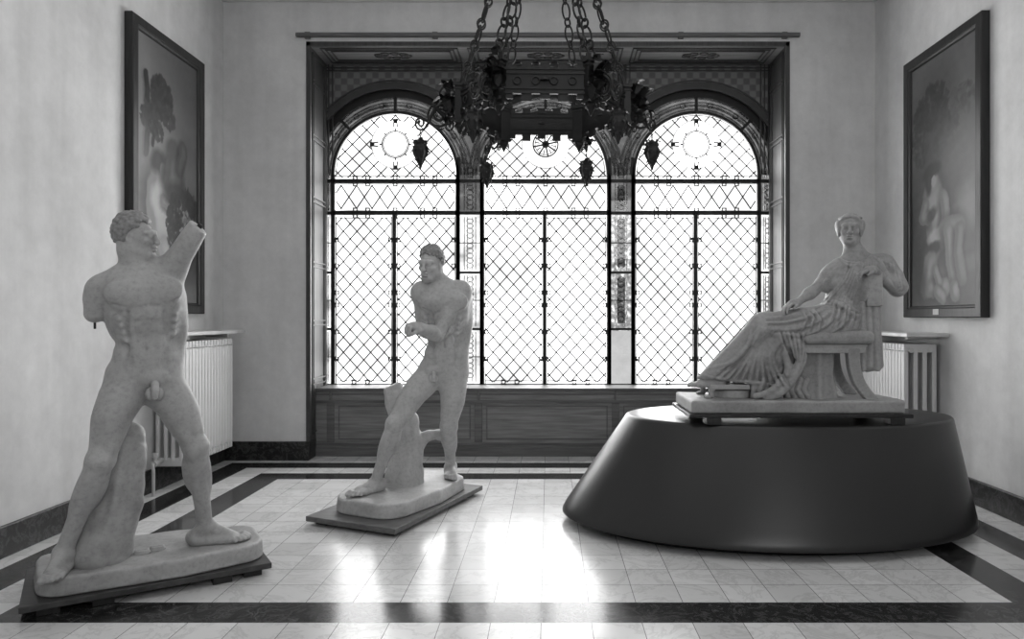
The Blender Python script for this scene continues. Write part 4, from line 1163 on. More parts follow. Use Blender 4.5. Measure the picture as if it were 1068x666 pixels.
def view_plane(C0, off_dir):
    C0 = np.array(C0, float); fdir = unit(off_dir)
    def pt(x, y, off=0.0):
        r = A((x - CX) / FPX, 1, (CY - y) / FPX); o = A(0, 0, CAMH)
        t = ((C0 + fdir * off - o).dot(fdir)) / r.dot(fdir); return o + r * t
    return pt
def slab_plinth(S, poly, z0, z1, r, k=.01, flare=.10):
    """slab with a rounded convex plan: poly are plan corners, grown by r"""
    P = np.array([(p[0], p[1]) for p in poly]); lo = A(*(P.min(0) - r - .06), z0 - .03); hi = A(*(P.max(0) + r + .06), z1 + .03)
    sl, X, Y, Z = S.reg(lo, hi); d = None; inside = None; c = P.mean(0)
    for i in range(len(P)):
        a, b = P[i], P[(i + 1) % len(P)]; ab = b - a; t = np.clip(((X - a[0]) * ab[0] + (Y - a[1]) * ab[1]) / ab.dot(ab), 0, 1)
        e = np.sqrt((X - a[0] - t * ab[0]) ** 2 + (Y - a[1] - t * ab[1]) ** 2)
        s_ = ab[0] * (Y - a[1]) - ab[1] * (X - a[0]); o = ab[0] * (c[1] - a[1]) - ab[1] * (c[0] - a[0]); m = s_ * np.sign(o) > 0
        inside = m if inside is None else inside & m; d = e if d is None else np.minimum(d, e)
    d = np.where(inside, -d, d) - r + (Z - z0) * flare
    q = np.abs(Z - (z0 + z1) / 2) - (z1 - z0) / 2; kk = .014
    h_ = np.maximum(kk - np.abs(d - q), 0) / kk; d = np.maximum(d, q) + h_ * h_ * kk * .25
    S.put(sl, d, k)
def smooth_path(pts, n=8):
    pts = [np.array(p, float) for p in pts]; o = []
    for i in range(len(pts) - 1):
        p0 = pts[max(i - 1, 0)]; p1 = pts[i]; p2 = pts[i + 1]; p3 = pts[min(i + 2, len(pts) - 1)]
        for t in np.arange(n) / n:
            o.append(.5 * ((2 * p1) + (p2 - p0) * t + (2 * p0 - 5 * p1 + 4 * p2 - p3) * t * t + (3 * p1 - p0 - 3 * p2 + p3) * t ** 3))
    o.append(pts[-1]); return o
def hit(S, x, y, y0, y1):
    """first point of the clay met along a sight line"""
    Y = np.arange(y0, y1, S.h * .5); p = np.stack([(x - CX) / FPX * Y, Y, CAMH + (CY - y) / FPX * Y], 1)
    q = (p - S.lo) / S.h; i = np.floor(q).astype(int); ok = ((i >= 0) & (i < np.array(S.n) - 1)).all(1)
    if not ok.any(): return None
    p = p[ok]; q = q[ok]; i = i[ok]; f = q - i; v = 0
    for a in (0, 1):
        for b in (0, 1):
            for c in (0, 1): v = v + S.F[i[:, 0] + a, i[:, 1] + b, i[:, 2] + c] * (f[:, 0] if a else 1 - f[:, 0]) * (f[:, 1] if b else 1 - f[:, 1]) * (f[:, 2] if c else 1 - f[:, 2])
    w = np.argmax(v < 0)
    return p[w] if v[w] < 0 else None
def fold(S, pts, r, k=.012, sub=False, rng=(4.6, 5.8), taper=True, lift=0.0, n=6):
    """a ridge (or groove) laid over the clay along a drawn line"""
    run = []; path = smooth_path([A(*p) for p in pts], n)
    F0 = S.F
    for p in path:
        h_ = hit(S, p[0], p[1], *rng)
        if h_ is not None: run.append(h_ + A(0, -lift, 0))
    if len(run) < 3: return
    m = len(run); rr = [r * (min(1, .35 + 2.2 * min(i, m - 1 - i) / m) if taper else 1) for i in range(m)]
    # drop jumps in depth
    seg = [0]
    for i in range(1, m):
        if np.linalg.norm(run[i] - run[i - 1]) > .09:
            if i - seg[-1] > 2: S.chain(run[seg[-1]:i], rr[seg[-1]:i], k, sub)
            seg.append(i)
    if m - seg[-1] > 2: S.chain(run[seg[-1]:], rr[seg[-1]:], k, sub)
# ------------------------------------------------------------------ statue with both arms broken off (left)
def statue_one():
    F1 = unit((.5, -.87, 0)); V1 = view_plane((-2.30, 4.05, 0), F1); e1 = A(.87, .5, 0); up = A(0, 0, 1)
    s = 1.17; ZP = .178
    c = np.array((*B1C, 0)) + np.array((*B1A, 0)) * .5 + np.array((*B1B, 0)) * .5
    root = empty('statue', (c[0], c[1], .075), 'plaster statue of a naked athlete with both arms broken off, head turned aside', 'statue')
    S = Clay((-2.92, 3.45, ZP - .03), (-1.65, 4.55, 2.14), .0065)
    P = V1(151, 387, .02); C = V1(150, 318, .03); nb = V1(147, 280, .02)
    tw = unit(F1 + e1 * .12)
    pF = frame(F1 + e1 * .05, up + e1 * .05); cF = frame(tw, (C - P) / np.linalg.norm(C - P) * 1.0 + e1 * -.10)
    torso(S, P, pF, C, cF, nb, s)
    # shoulders
    shR = V1(106, 302, .02); shL = V1(178, 282, .0); cl, cf, cu = cF
    for sh in (shR, shL):
        S.cone(nb - cf * .02 + cu * .03, sh, .055 * s, .050 * s, .05)
        S.cone(nb + cf * .055 * s, sh + cf * .02 + cu * .02, .014 * s, .014 * s, .018)
        S.cone(C + cu * .07 + (sh - nb) * .45, sh - cu * .01, .062 * s, .052 * s, .05)
    stR = V1(98, 336, .02)
    arm(S, shR, V1(98.5, 326, .02), None, s * 1.0, cf); S.cone(V1(101, 314, .02), V1(98.5, 327, .02), .058, .044, .03)
    eL = V1(206, 238, .10)
    arm(S, shL, shL + (eL - shL) * 1.25, None, s * .98, cf); S.cone(shL, eL, .062, .046, .04)
    d = unit(eL - shL); S.cut(eL + d * .012, d * .9 + e1 * .25, eL - A(.1, .15, .06), eL + A(.2, .2, .2), .01)
    # head turned to his left, in profile
    hc = V1(141, 247, .03); hf = unit(e1 * .93 + F1 * .30 - up * .10); hu = unit(up - e1 * .02 + F1 * .03); H = .262
    head(S, hc, hf, hu, H); neck(S, nb + cu * .0, hc, unit(hf + F1 * .8), hu, H, .060)
    S.cone(nb - cf * .03, hc - up * .08 - e1 * .03, .062, .058, .04)
    # legs
    hipR = V1(133, 396, .02); knR = V1(105, 480, .18); anR = V1(66, 576, .12)
    hipL = V1(167, 396, .02); knL = V1(204, 466, .08); anL = V1(214, 549, .0)
    leg(S, hipR, knR, anR, unit(F1 - e1 * .35), s, -e1); leg(S, hipL, knL, anL, unit(F1 * .75 + e1 * .5), s, e1)
    for a, t, l_ in ((anR, V1(56, 604, .26), -1), (anL, V1(262, 560, .0), 1)):
        dd = t - a; dd[2] = 0
        if l_ == -1: dd = A(.30, -.94, 0)
        else: dd = A(.92, .22, 0)
        foot(S, a, dd, ZP, s * (.98 if l_ < 0 else 1.06), -l_)
    S.ell(V1(158, 356, .02), pF, (.10, .10, .13), .05); S.chain([V1(183, 310, -.03), V1(187, 342, -.02), V1(182, 372, -.01), V1(176, 398, .0)], [.05, .044, .05, .05], .06)
    genitals(S, V1(161, 402, .125), pF, s * 1.05)
    fig = S.build('figure', M['statue'], root, 1)
    Hh = Clay(hc - .24, hc + .24, .0055); curls(Hh, hc, hf, hu, H, 3, .09, 140, .05)
    Hh.build('hair', M['hair'], root, 0, 'short curly hair')
    # tree stump and plinth
    T = Clay((-2.95, 3.4, .06), (-1.55, 4.65, 1.05), .008)
    t0 = V1(107, 575, .02); t1 = V1(124, 520, .0); t2 = V1(131, 470, -.05); t3 = V1(134, 456, -.06)
    T.chain([t0, t1, t2, t3], [.140, .120, .105, .085], .05)
    T.cone(V1(95, 578, .06), V1(112, 540, .02), .085, .07, .08); T.cone(V1(120, 572, .0), V1(122, 545, -.0), .06, .06, .06)
    T.cone(V1(136, 484, -.02), V1(145, 476, .02), .036, .034, .02); T.cone(V1(145, 480, .02), V1(146, 468, .02), .034, .028, .02)
    for i in range(5):
        a = 2 * PI * i / 5 + .5; o = (e1 * math.cos(a) + F1 * math.sin(a))
        T.chain([t0 + o * .13, t1 + o * .118, t2 + o * .10, t3 + o * .08], .008, .03)
    T.cut(A(0, 0, ZP - .02), -up, A(-3, 3.4, .05), A(-1.5, 4.7, ZP + .03), 0); T.rough(.0045, 45, 3); T.build('tree_stump', M['statue'], root, 1, 'rough tree stump support')
    Pn = Clay((-3.1, 3.3, .06), (-1.45, 4.8, .30), .008)
    a = np.array((*B1A, 0)); b = np.array((*B1B, 0)); c0 = np.array((*B1C, 0))
    q = [c0 + a * .17 + b * .27, c0 + a * .62 + b * .23, c0 + a * .87 + b * .30, c0 + a * .88 + b * .62, c0 + a * .62 + b * .76, c0 + a * .30 + b * .78, c0 + a * .155 + b * .62]
    slab_plinth(Pn, q, .076, ZP, .145)
    Pn.rough(.003, 30, 9, A(-3.1, 3.3, .10)); Pn.build('plinth', M['statue'], root, 1, 'rounded plaster plinth')
    for (x, y) in ((148, 577), (164, 573)):
        Yg = (CAMH - ZP) * FPX / (y - CY); p = A((x - CX) / FPX * Yg, Yg, ZP); Rl = Clay(p - .07, p + .07, .004)
        Rl.ell(p + up * .004, (e1, F1, up), (.046, .030, .020), .004)
        Rl.chain([p + (e1 * .030 * math.cos(t) + F1 * .020 * math.sin(t)) + up * .018 for t in np.linspace(0, 2 * PI, 16)], .006, .004)
        Rl.chain([p - e1 * .03 + up * .022, p + e1 * .03 + up * .022], .006, .004); Rl.build('carved_lump', M['statue'], root, 1, 'small carved lump on plinth')
    m = MB(); p = V1(99, 331, .02); m.tube([p + up * .02, p - up * .062], .0065, 8); m.build('arm_pin', M['pin'], root, smooth=50)['label'] = 'rusty iron pin of right arm'
    p = eL + d * .012; m = MB(); m.tube([p - d * .02, p + d * .014 + e1 * .008], [.018, .015], 10); m.build('arm_socket', M['pin'], root, smooth=50)['label'] = 'dark metal stub of left arm'
statue_one()
# ------------------------------------------------------------------ statue of a boxer before the window
def statue_two():
    F = unit((.2, -.98, 0)); e1 = A(.98, .2, 0); up = A(0, 0, 1); V = view_plane((-1.163, 5.655, 0), F)
    s = 1.16; ZP = .180
    c = np.array((*B2C, 0)) + np.array((*B2A, 0)) * .5 + np.array((*B2B, 0)) * .5
    root = empty('statue', (c[0], c[1], .070), 'plaster statue of a naked boxer holding one clenched fist across his body', 'statue')
    S = Clay((-1.72, 4.90, ZP - .03), (-.50, 6.35, 2.14), .0065)
    P = V(463, 380, .0); C = V(463, 322, .02); nb = V(457, 298, .02)
    pF = frame(F + e1 * .10, up + e1 * .02); cF = frame(F - e1 * .12, (C - P) / np.linalg.norm(C - P) + F * .12)
    torso(S, P, pF, C, cF, nb, s)
    cl, cf, cu = cF
    shR = V(439, 304, .04); shL = V(480, 304, .02)
    for sh in (shR, shL):
        S.cone(nb - cf * .02 + cu * .02, sh, .056 * s, .050 * s, .05); S.cone(nb + cf * .055 * s, sh + cf * .02 + cu * .02, .014 * s, .014 * s, .018)
        S.cone(C + cu * .06 + (sh - nb) * .45, sh - cu * .01, .064 * s, .056 * s, .05)
    # left arm comes across the body to a clenched fist
    el = V(456, 349, .20); wr = V(439, 341, .36)
    arm(S, shL, el, wr, s * 1.16, F - e1 * .4); S.chain([V(484, 312, -.06), V(486, 335, -.06), V(482, 360, -.03), V(478, 385, -.02)], [.07, .06, .06, .07], .06); fd = unit(V(429, 340, .40) - wr)
    hand(S, wr, fd, unit(F * -.3 + up * -.9), unit(F + up * .2), s * 1.05, (82, 95, 70), 1.3)
    # right arm drawn back beside the ribs
    el2 = V(440, 344, -.10); wr2 = V(455, 352, .02)
    arm(S, shR, el2, V(452, 350, .10), s, F - e1 * .3)
    hand(S, V(452, 350, .10), unit(e1 * .9 + F * .3), unit(up), unit(F), s, (40, 50, 35), 1.0)
    # head bent forward, looking to his right
    hc = V(449.5, 275, .07); hf = unit(F * .80 - e1 * .52 - up * .24); hu = unit(up + F * .16 - e1 * .06); H = .282
    head(S, hc, hf, hu, H); neck(S, nb, hc, unit(hf + F), hu, H, .070); S.cone(nb - cf * .035, hc - up * .08 - cf * .05, .07, .062, .05)
    hipR = V(448, 390, .0); knR = V(412, 442, .22); anR = V(391, 504, .15)
    hipL = V(474, 390, .0); knL = V(468, 445, .04); anL = V(470, 486, -.32)
    leg(S, hipR, knR, anR, unit(F - e1 * .5), s, -e1); leg(S, hipL, knL, anL, F + e1 * .08, s, e1)
    foot(S, anR, A(-.24, -.36, 0), ZP, s * 1.08, 1); foot(S, anL, A(.14, -.9, 0), ZP, s * 1.08, -1)
    genitals(S, V(452, 390, .115), pF, s * .82)
    S.build('figure', M['statue2'], root, 1)
    Hh = Clay(hc - .24, hc + .24, .0055); curls(Hh, hc, hf, hu, H, 8, .085, 150, .05)
    Hh.build('hair', M['hair'], root, 0, 'short tousled hair')
    T = Clay((-1.75, 5.2, .06), (-.55, 6.3, 1.15), .008)
    b0 = V(421, 506, -.10); b1 = V(424, 470, -.12); b2 = V(421, 440, -.13); b3 = V(411, 408, -.13)
    T.chain([b0, b1, b2, b3], [.145, .122, .115, .075], .05)
    T.cone(b3, V(405, 400, -.12), .07, .03, .03); T.cone(V(415, 425, -.1), V(416, 402, -.13), .07, .03, .03); T.cone(b0 - up * .05, b0 + up * .06, .19, .14, .06)
    T.cut(V(408, 402, -.12), up - e1 * .5, V(408, 402, -.12) - .16, V(408, 402, -.12) + .16, .02)
    T.chain([V(432, 466, -.12), V(443, 456, -.14), V(455, 453, -.12), V(465, 454, -.09)], [.062, .048, .042, .045], .04)
    for i in range(6):
        a = 2 * PI * i / 6 + .3; o = (e1 * math.cos(a) + F * math.sin(a)); T.chain([b0 + o * .135, b1 + o * .117, b2 + o * .11, b3 + o * .07], .010, .03)
    T.cut(A(0, 0, ZP - .02), -up, A(-1.8, 5.1, .05), A(-.5, 6.4, ZP + .03), 0); T.rough(.0045, 45, 6); T.build('tree_stump', M['statue2'], root, 1, 'rough tree stump with a branch to the leg')
    Pn = Clay((-1.95, 4.7, .05), (-.35, 6.5, .26), .008)
    a = np.array((*B2A, 0)); b = np.array((*B2B, 0)); c0 = np.array((*B2C, 0))
    q = [c0 + a * .25 + b * .33, c0 + a * .80 + b * .28, c0 + a * .88 + b * .48, c0 + a * .80 + b * .70, c0 + a * .26 + b * .72]
    q = [c0 + a * .23 + b * .34, c0 + a * .5 + b * .28, c0 + a * .80 + b * .32, c0 + a * .84 + b * .50, c0 + a * .78 + b * .66, c0 + a * .24 + b * .66]
    slab_plinth(Pn, q, .071, ZP, .185); Pn.rough(.003, 30, 4, A(-1.95, 4.7, .10)); Pn.build('plinth', M['statue2'], root, 1, 'rounded plaster plinth')
statue_two()
# ------------------------------------------------------------------ reclining draped woman on a chair (on the dais)
def statue_three():
    F = A(0, -1, 0); e1 = A(1, 0, 0); up = A(0, 0, 1); V = view_plane((1.7, 5.15, 0), F)
    Z0 = ZD + .0705; ZP = .94
    root = empty('statue', (1.70, 5.15, Z0), 'plaster statue of a draped woman reclining on a chair on the oval dais', 'statue')
    I = (e1, A(0, 1, 0), up)
    # ---- body
    S = Clay((.98, 4.78, .93), (2.60, 5.55, 2.36), .006)
    hc = V(886.5, 238.5, .0); hf = unit(F * .86 - e1 * .36 - up * .10); hu = unit(up + e1 * .0 + F * .05); H = .248
    head(S, hc, hf, hu, H, False); nb = V(891, 267, -.02)
    S.cone(nb, hc - hu * .06 - hf * .02, .062, .054, .04); S.cone(nb - up * .03 + F * .02, nb + F * .03 + up * .03, .07, .05, .04)
    shR = V(867, 285, .02); shL = V(921, 277, -.02)
    S.ell(V(891, 286, .0), I, (.20, .10, .10), .05)
    for sh in (shR, shL): S.cone(nb, sh, .055, .05, .05)
    elR = V(849, 303, .02); wrR = V(832, 315, .13)
    arm(S, shR, elR, wrR, .98, F); hand(S, wrR, unit(V(822, 318, .17) - wrR), unit(-up + F * .1), unit(F + up * .4), 1.0, (18, 30, 22), .6)
    elL = V(934, 301, .02); wrL = V(911, 281, .17)
    arm(S, shL, elL, wrL, 1.0, up); hand(S, wrL, unit(V(899, 283, .20) - wrL), unit(-up * .9 - e1 * .1), unit(F + up * .2), 1.0, (12, 30, 34), .5, .12, [(10, 22, 18), (16, 34, 26), (26, 44, 34), (32, 50, 38)])
    for (a, t) in ((V(741, 391, .10), V(727, 397, .10)), (V(745, 391, -.06), V(731, 397, -.06))):
        foot(S, a + e1 * .03, A(-1, -.12, 0), a[2] - .085, .96, 1)
    S.chain([V(890, 288, .0), V(880, 318, .0), V(873, 340, .0)], [.10, .085, .11], .04)
    for o, y in ((.09, 391), (-.06, 391)): S.chain([V(870, 342, o * .8), V(799, 342, o), V(746, y - 2, o)], [.085, .06, .035], .04)
    S.build('figure', M['statue3'], root, 1)
    # ---- hair: waved, drawn back under a band
    h = Clay(hc - .22, hc + .22, .005); l, f, u = frame(hf, hu); R = (l, f, u)
    h.ell(hc + (u * .135 - f * .06) * H, R, (.315 * H, .36 * H, .335 * H), .01)
    for sgn in (-1, 1):
        for i in range(6):
            t0 = .02 + .075 * i
            pts = []
            for q in np.linspace(0, 1, 9):
                a = .15 + q * 1.9; rr = 1.0
                pts.append(hc + (l * sgn * .335 * math.sin(a) + f * (.26 * math.cos(a) - .02 - t0 * .2 + .02 * math.sin(q * 9 + i)) + u * (.36 - .28 * q - t0 * .25 + .02 * math.sin(q * 10 + i * 2))) * H)
            h.chain(pts, .032 * H, .008)
        h.ell(hc + (l * sgn * .30 + f * .02 - u * .06) * H, R, (.05 * H, .17 * H, .18 * H), .05)
    h.chain([hc + (l * .315 * math.sin(a) + f * (.33 * math.cos(a) - .06) + u * (.30 + .04 * math.cos(a))) * H for a in np.linspace(-1.7, 1.7, 16)], .022 * H, .006)
    h.ell(hc + (-f * .40 + u * .02) * H, R, (.16 * H, .15 * H, .16 * H), .03)
    h.ell(hc + (f * .52 - u * .13) * H, R, (.27 * H, .27 * H, .40 * H), .02, True)
    h.build('hair', M['statue3'], root, 0, 'waved hair under a band')
    # ---- robe
    S = Clay((1.02, 4.74, .93), (2.58, 5.56, 2.12), .006)
    S.ell(V(888, 292, .0), I, (.165, .125, .17), .05); S.ell(V(893, 281, -.01), I, (.19, .10, .075), .05)
    for x, y in ((875, 296), (899, 297)): S.ell(V(x, y, .085), I, (.062, .05, .06), .04)
    S.chain([V(888, 292, .0), V(880, 318, .0), V(873, 338, .0)], [.145, .135, .165], .06)
    S.cone(V(897, 275, -.02), V(920, 277, -.02), .075, .082, .05); S.chain([V(920, 278, -.02), V(930, 290, .0), V(936, 299, .02)], [.085, .085, .066], .04)
    S.chain([V(936, 299, .03), V(926, 293, .10)], [.064, .052], .03)
    S.cone(V(885, 276, .0), V(869, 285, .02), .07, .068, .05); S.chain([V(869, 286, .02), V(860, 296, .02)], [.066, .058], .04)
    # neck opening
    S.ell(V(889.5, 267, .03), I, (.085, .11, .055), .02, True)
    # legs under the cloth
    kN, kF = V(795, 340, .12), V(800, 339, -.07)
    S.chain([V(872, 337, .07), V(835, 338, .12), kN], [.138, .118, .088], .06); S.chain([V(872, 340, -.07), V(835, 337, -.05), kF], [.155, .12, .085], .06)
    S.chain([kN, V(768, 368, .11), V(742, 389, .10)], [.088, .082, .055], .05); S.chain([kF, V(772, 367, -.06), V(744, 389, -.06)], [.085, .08, .055], .05)
    for i, (x, y) in enumerate(((738, 394), (752, 396), (768, 398), (784, 400), (800, 403), (812, 405))):
        for o in (.11, -.06): S.chain([V(812 + i * 5, 350, o), V(792 + i * 3, 372, o + .02), V(x, y - 2, o + .015 * (i % 2))], [.075, .07, .030 if i else .02], .045)
    S.cone(V(734, 393, .10), V(728, 393.5, .08), .030, .012, .03); S.cone(V(738, 393, -.05), V(732, 394, -.05), .03, .014, .03)
    S.cone(V(820, 352, .10), V(820, 400, .10), .08, .06, .05)
    # cloth falling over the front of the seat
    sw = [[V(818, 345, .20), V(826, 360, .235), V(834, 376, .235), V(828, 392, .235), V(816, 408, .225), V(800, 416, .20)],
          [V(826, 345, .20), V(833, 358, .24), V(838, 372, .24), V(834, 384, .24), V(826, 396, .235), V(812, 410, .22)],
          [V(812, 350, .19), V(818, 368, .22), V(822, 384, .22), V(814, 398, .22), V(803, 408, .21), V(788, 413, .18)]]
    for w in sw: S.chain(smooth_path(w, 5), .024, .02)
    for i in range(9):  # pleats gathered below the hem
        x = 783 + i * 6.5
        S.chain([V(x + 6, 396, .13 + .012 * (i % 2)), V(x + 3, 406, .14 + .014 * (i % 2)), V(x + 2 + i, 417, .13)], [.024, .020, .018], .008)
    S.cone(V(790, 400, .08), V(836, 404, .06), .06, .06, .04); S.cone(V(790, 412, .06), V(832, 414, .04), .05, .05, .04)
    rg = (4.7, 5.5)
    R_ = lambda pts, r=.009, k=.012: fold(S, pts, r, k, False, rg)
    G_ = lambda pts, r=.007, k=.016: fold(S, pts, r, k, True, rg)
    # long folds from the knee down to the hem
    for i in range(11):
        t = i / 10; x1 = 742 + 78 * t; y1 = 394 + 9 * t
        a = (792 + 30 * t, 341 + 6 * t); b = (778 + 34 * t - 6, 368 + 4 * t)
        R_([a, b, (x1, y1)], .013 + .004 * (i % 2), .014); G_([(a[0] + 4, a[1] + 6), (b[0] + 4.5, b[1] + 1), (x1 + 4, y1)], .013, .014)
    R_([(783, 345), (778, 362), (764, 377), (748, 381), (738, 384)], .010); G_([(786, 350), (782, 364), (768, 381), (752, 386)], .009)
    R_([(735, 391), (760, 396), (790, 399), (812, 402)], .012, .01)
    # folds over the lap
    for pts, r in (([(800, 336), (822, 335), (842, 330), (858, 320)], .007), ([(806, 343), (828, 343), (850, 336), (866, 324)], .008), ([(818, 348), (838, 349), (856, 342), (872, 330)], .008), ([(836, 352), (856, 351), (874, 342), (884, 332)], .008), ([(798, 331), (816, 330), (832, 326)], .006)):
        R_(pts, r, .016); G_([(x + 2, y + 3) for x, y in pts], .007, .018)
    for i, (a, b, c_) in enumerate((((842, 322), (848, 332), (843, 346)), ((848, 321), (855, 333), (852, 348)), ((838, 325), (841, 334), (834, 346)))): R_([a, b, c_], .010, .012); G_([(a[0] + 3, a[1] + 2), (b[0] + 3, b[1]), (c_[0] + 3, c_[1])], .008, .012)
    # overfold and girdle at the waist
    R_([(846, 318), (860, 312), (876, 318), (890, 327), (902, 330)], .014, .012); R_([(862, 309), (876, 313), (890, 322), (901, 327)], .010, .012)
    G_([(850, 322), (864, 317), (878, 323), (890, 332), (900, 336)], .010, .016)
    for i in range(8):
        x = 870 + i * 5 + (i * 7 % 3); R_([(x, 316 + i * 1.6), (x - 2 + i * .3, 328 + i), (x - 9 + i * .8, 342 - (i % 3) * 3)], .005 + .002 * (i % 3), .012); G_([(x + 2.5, 318 + i * 1.6), (x + 1.5, 330 + i), (x - 2, 342)], .008, .012)
    # breast folds running from the shoulder down across
    for i in range(0, 9):
        R_([(906 + i * 1.5 - 18, 270 + i * .6), (884 - i * .5 + i * 1.5, 288 + i * 1.6), (868 + i * 2.4, 306 + i * 1.2), (858 + i * 4, 315 + i)], .015 + .005 * (i % 2), .008)
        G_([(904 + i * 1.5 - 18, 273 + i * .6), (882 - i * .5 + i * 1.5, 291 + i * 1.6), (868 + i * 2.4, 308 + i * 1.2)], .015, .008)
    for i in range(5): R_([(902 + i * 3, 272), (902 + i * 2, 290), (898 + i * 1.5, 308), (896 + i, 322)], .010, .011)
    R_([(876, 269), (883, 276), (892, 276.5), (900, 270)], .008, .008)
    for i in range(6): R_([(912 + i * 4, 268 + i * 1.6), (922 + i * 2.5, 280 + i), (930 + i * 1.2, 294 + i)], .010, .012); G_([(921 + i * 4, 272 + i * 4), (928 + i * 3, 282 + i * 4), (932 + i, 296 + i * 1.5)], .010, .010); G_([(914 + i * 4, 270 + i * 1.6), (924 + i * 2.5, 282 + i), (931 + i * 1.2, 295 + i)], .008, .014)
    for i in range(4): R_([(873 - i * 3, 278 + i * 2), (867 - i * 2, 288 + i), (861 - i, 297)], .007, .01)
    for w in range(6):
        R_([(812 + w * 5, 346), (818 + w * 4, 362), (826 + w * 2, 378), (820 + w * 1.5, 392)], .008, .010); G_([(815 + w * 5, 348), (821 + w * 4, 364), (828 + w * 2, 380)], .007, .012)
    S.rough(.0009, 70, 5); S.build('robe', M['statue3'], root, 1, 'pleated robe falling in long folds')
    # ---- chair
    ch_ = Clay((1.72, 4.80, .93), (2.52, 5.56, 1.80), .006)
    c = V(873, 352.5, .0); zc = CAMH + (331 - 352) / FPX * 4.95
    ch_.box(A(2.015, 5.155, zc), I, (.250, .225, .048), .04, .01); ch_.rough(.0015, 40, 2)
    ch_.build('seat_cushion', M['statue3'], root, 1)
    zr = CAMH + (331 - 363.8) / FPX * 4.96
    m = MB(); m.box(1.785, 2.21, 4.97, 5.37, zr - .030, zr + .028); m.box(1.775, 2.22, 4.965, 5.375, zr + .016, zr + .03)
    m.build('seat_rail', M['statue3'], root, bevel=.006)
    for yy in (5.0, 5.34):
        m = Clay((2.05, yy - .08, .93), (2.45, yy + .08, 1.30), .006)
        Yn = 5.0; q = lambda x, y: A((x - CX) / FPX * Yn, yy, CAMH + (CY - y) / FPX * Yn)
        pts = smooth_path([q(889, 364), (q(890, 382)), q(896, 400), q(910, 418)], 6)
        for i in range(len(pts) - 1):
            t = i / len(pts); d = unit(pts[i + 1] - pts[i]); n_ = np.cross(d, A(0, 1, 0)); m.box((pts[i] + pts[i + 1]) / 2, (d, A(0, 1, 0), n_), (.020, .032, .040 - .008 * t), .006, .012)
        m.box(q(911, 417.6), I, (.035, .036, .012), .008, .02)
        m.cut(A(2.2, yy, ZP), -up, A(2.05, yy - .08, .92), A(2.45, yy + .08, ZP + .02), 0)
        m.build('leg', M['statue3'], root, 1, 'curved sabre leg')
    m = MB(); yb0, yb1 = 4.96, 5.40                       # square top of the chair back under the arm
    m.box(2.225, 2.335, 4.985, 5.05, 1.59, 1.828); m.box(2.245, 2.33, 5.05, 5.38, 1.62, 1.81); m.box(2.245, 2.30, 5.30, 5.36, 1.2, 1.62)
    m.build('backrest', M['statue3'], root, bevel=.006)['label'] = 'smooth square chair back end'
    d_ = Clay((2.10, 4.85, 1.08), (2.48, 5.45, 1.66), .006)
    for i in range(7):
        x = 2.185 + .022 * i; o = .016 * (i % 2)
        d_.chain([A(x, 5.04 - o, 1.62), A(x + .004, 5.03 - o, 1.4), A(x + .004 * i - .006, 5.03 - o, 1.165 - .012 * math.sin(i * 1.7))], [.020, .022, .025], .010)
    d_.box(A(2.262, 5.10, 1.39), I, (.085, .06, .215), .03, .03); d_.box(A(2.29, 5.22, 1.42), I, (.035, .14, .22), .03, .03)
    d_.ell(A(2.25, 5.04, 1.155), I, (.03, .03, .03), .02)
    d_.build('hanging_cloth', M['statue3'], root, 1, 'cloth hanging over the chair back')
    # ---- trunk-like support under the seat
    T = Clay((1.66, 4.92, .93), (2.16, 5.50, 1.33), .007)
    T.chain([A(1.90, 5.18, .92), A(1.905, 5.18, 1.1), A(1.905, 5.18, 1.30)], [.185, .150, .150], .03)
    for i in range(8):
        a = 2 * PI * i / 8; o = A(math.cos(a), math.sin(a), 0); T.chain([A(1.90, 5.18, .93) + o * .185, A(1.905, 5.18, 1.1) + o * .148, A(1.905, 5.18, 1.3) + o * .148], .014, .03)
    T.cut(A(0, 0, ZP - .004), -up, A(1.6, 4.9, .90), A(2.2, 5.5, ZP + .04), 0); T.rough(.003, 40, 8); T.build('seat_support', M['statue3'], root, 1, 'ribbed block supporting the seat')
    # ---- footstool
    fs = MB(); yf = 4.98
    X_ = lambda x, Y=5.0: (x - CX) / FPX * Y
    Z_ = lambda y, Y=5.0: CAMH + (CY - y) / FPX * Y
    fs.box(X_(741), X_(782), 5.0, 5.32, Z_(406), Z_(401)); fs.lathe([(.145, 0), (.15, .01), (.15, .05), (.14, .062)], (X_(768), 5.16, ZP - .001), 32)
    fo = fs.build('footstool', M['statue3'], root, bevel=.004)
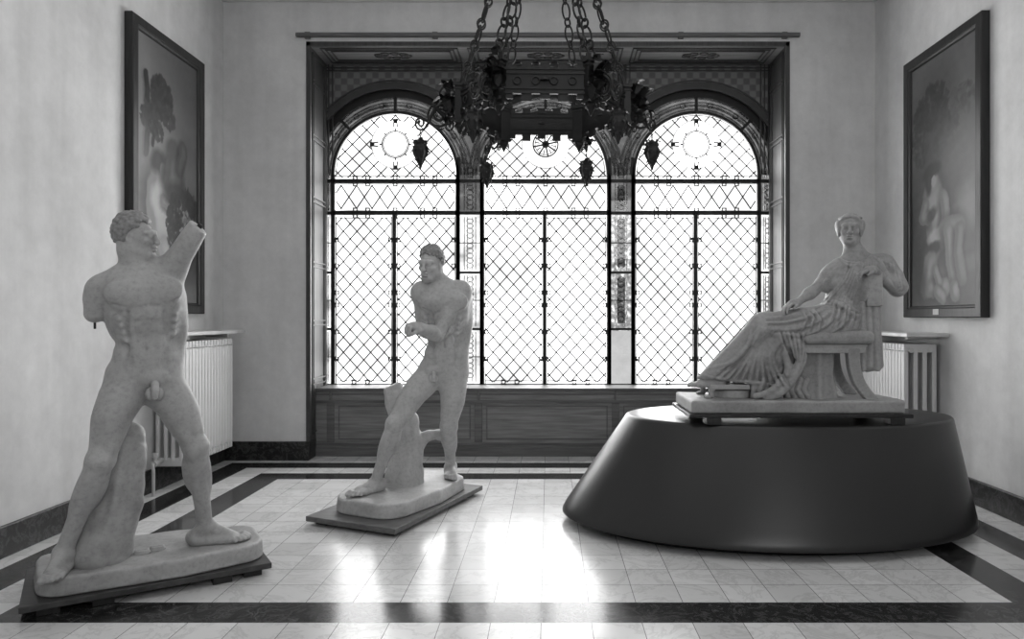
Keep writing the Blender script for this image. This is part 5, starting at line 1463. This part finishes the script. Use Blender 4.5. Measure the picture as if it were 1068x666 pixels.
    for yy in (5.02, 5.29):
        p = Clay((.98, yy - .07, .93), (1.28, yy + .07, 1.06), .004)
        b = A(X_(742), yy, 0)
        p.chain([A(b[0] + .01, yy, Z_(404)), A(b[0], yy, Z_(409)), A(b[0] + .004, yy, ZP + .02)], [.026, .018, .020], .012)
        for k in (-1, 0, 1): p.ell(A(b[0] - .024, yy + k * .016, ZP + .012), I, (.022, .010, .014), .004)
        p.cut(A(0, 0, ZP - .002), -up, A(.97, yy - .08, .90), A(1.3, yy + .08, ZP + .03), 0); p.build('paw_foot', M['statue3'], fo, 1)
    # ---- plinth
    p = Clay((.93, 4.82, Z0 - .02), (2.49, 5.54, 1.0), .007)
    p.box(A(1.703, 5.16, (Z0 + ZP) / 2 + .002), I, (.73, .295, (ZP - Z0) / 2 + .002), .012, .005); p.rough(.0025, 26, 7, A(.93, 4.82, Z0 + .02)); p.build('plinth', M['statue3'], root, 1, 'flat rectangular plaster plinth')
statue_three()
# ------------------------------------------------------------------ camera, light
cd = bpy.data.cameras.new('camera'); cam = bpy.data.objects.new('camera', cd); COL.objects.link(cam)
cam.location = (0, 0, CAMH); cam.rotation_euler = (PI / 2, 0, 0)
cd.sensor_width = 36; cd.lens = FPX / 1068 * 36; cd.shift_x = (534 - CX) / 1068; cd.shift_y = (CY - 333) / 1068
cd.clip_start = .05; SC.camera = cam
def area(name, loc, rot, sx, sy, e, spread=PI):
    l = bpy.data.lights.new(name, 'AREA'); l.shape = 'RECTANGLE'; l.size = sx; l.size_y = sy; l.energy = e; l.spread = spread
    o = bpy.data.objects.new(name, l); COL.objects.link(o); o.location = loc; o.rotation_euler = rot; return o
area('daylight', (0, 8.75, 2.6), (-PI / 2, 0, 0), 6.4, 4.6, 740)
area('room_fill', (1.9, -3.1, 3.9), (PI / 2 - .27, 0, .22), 2.6, 1.6, 78)
area('ceiling_fill', (0, 3.2, 4.8), (0, 0, 0), 5, 5, 46)
w = bpy.data.worlds.new('world'); SC.world = w; w.use_nodes = True
w.node_tree.nodes['Background'].inputs[0].default_value = (1, 1, 1, 1); w.node_tree.nodes['Background'].inputs[1].default_value = 3.0
SC.view_settings.view_transform = 'Standard'; SC.view_settings.look = 'None'; SC.view_settings.exposure = 0.0; SC.view_settings.gamma = 1.0
SC.cycles.use_denoising = True
SC.cycles.max_bounces = 10; SC.cycles.transparent_max_bounces = 12; SC.cycles.sample_clamp_indirect = 6.0
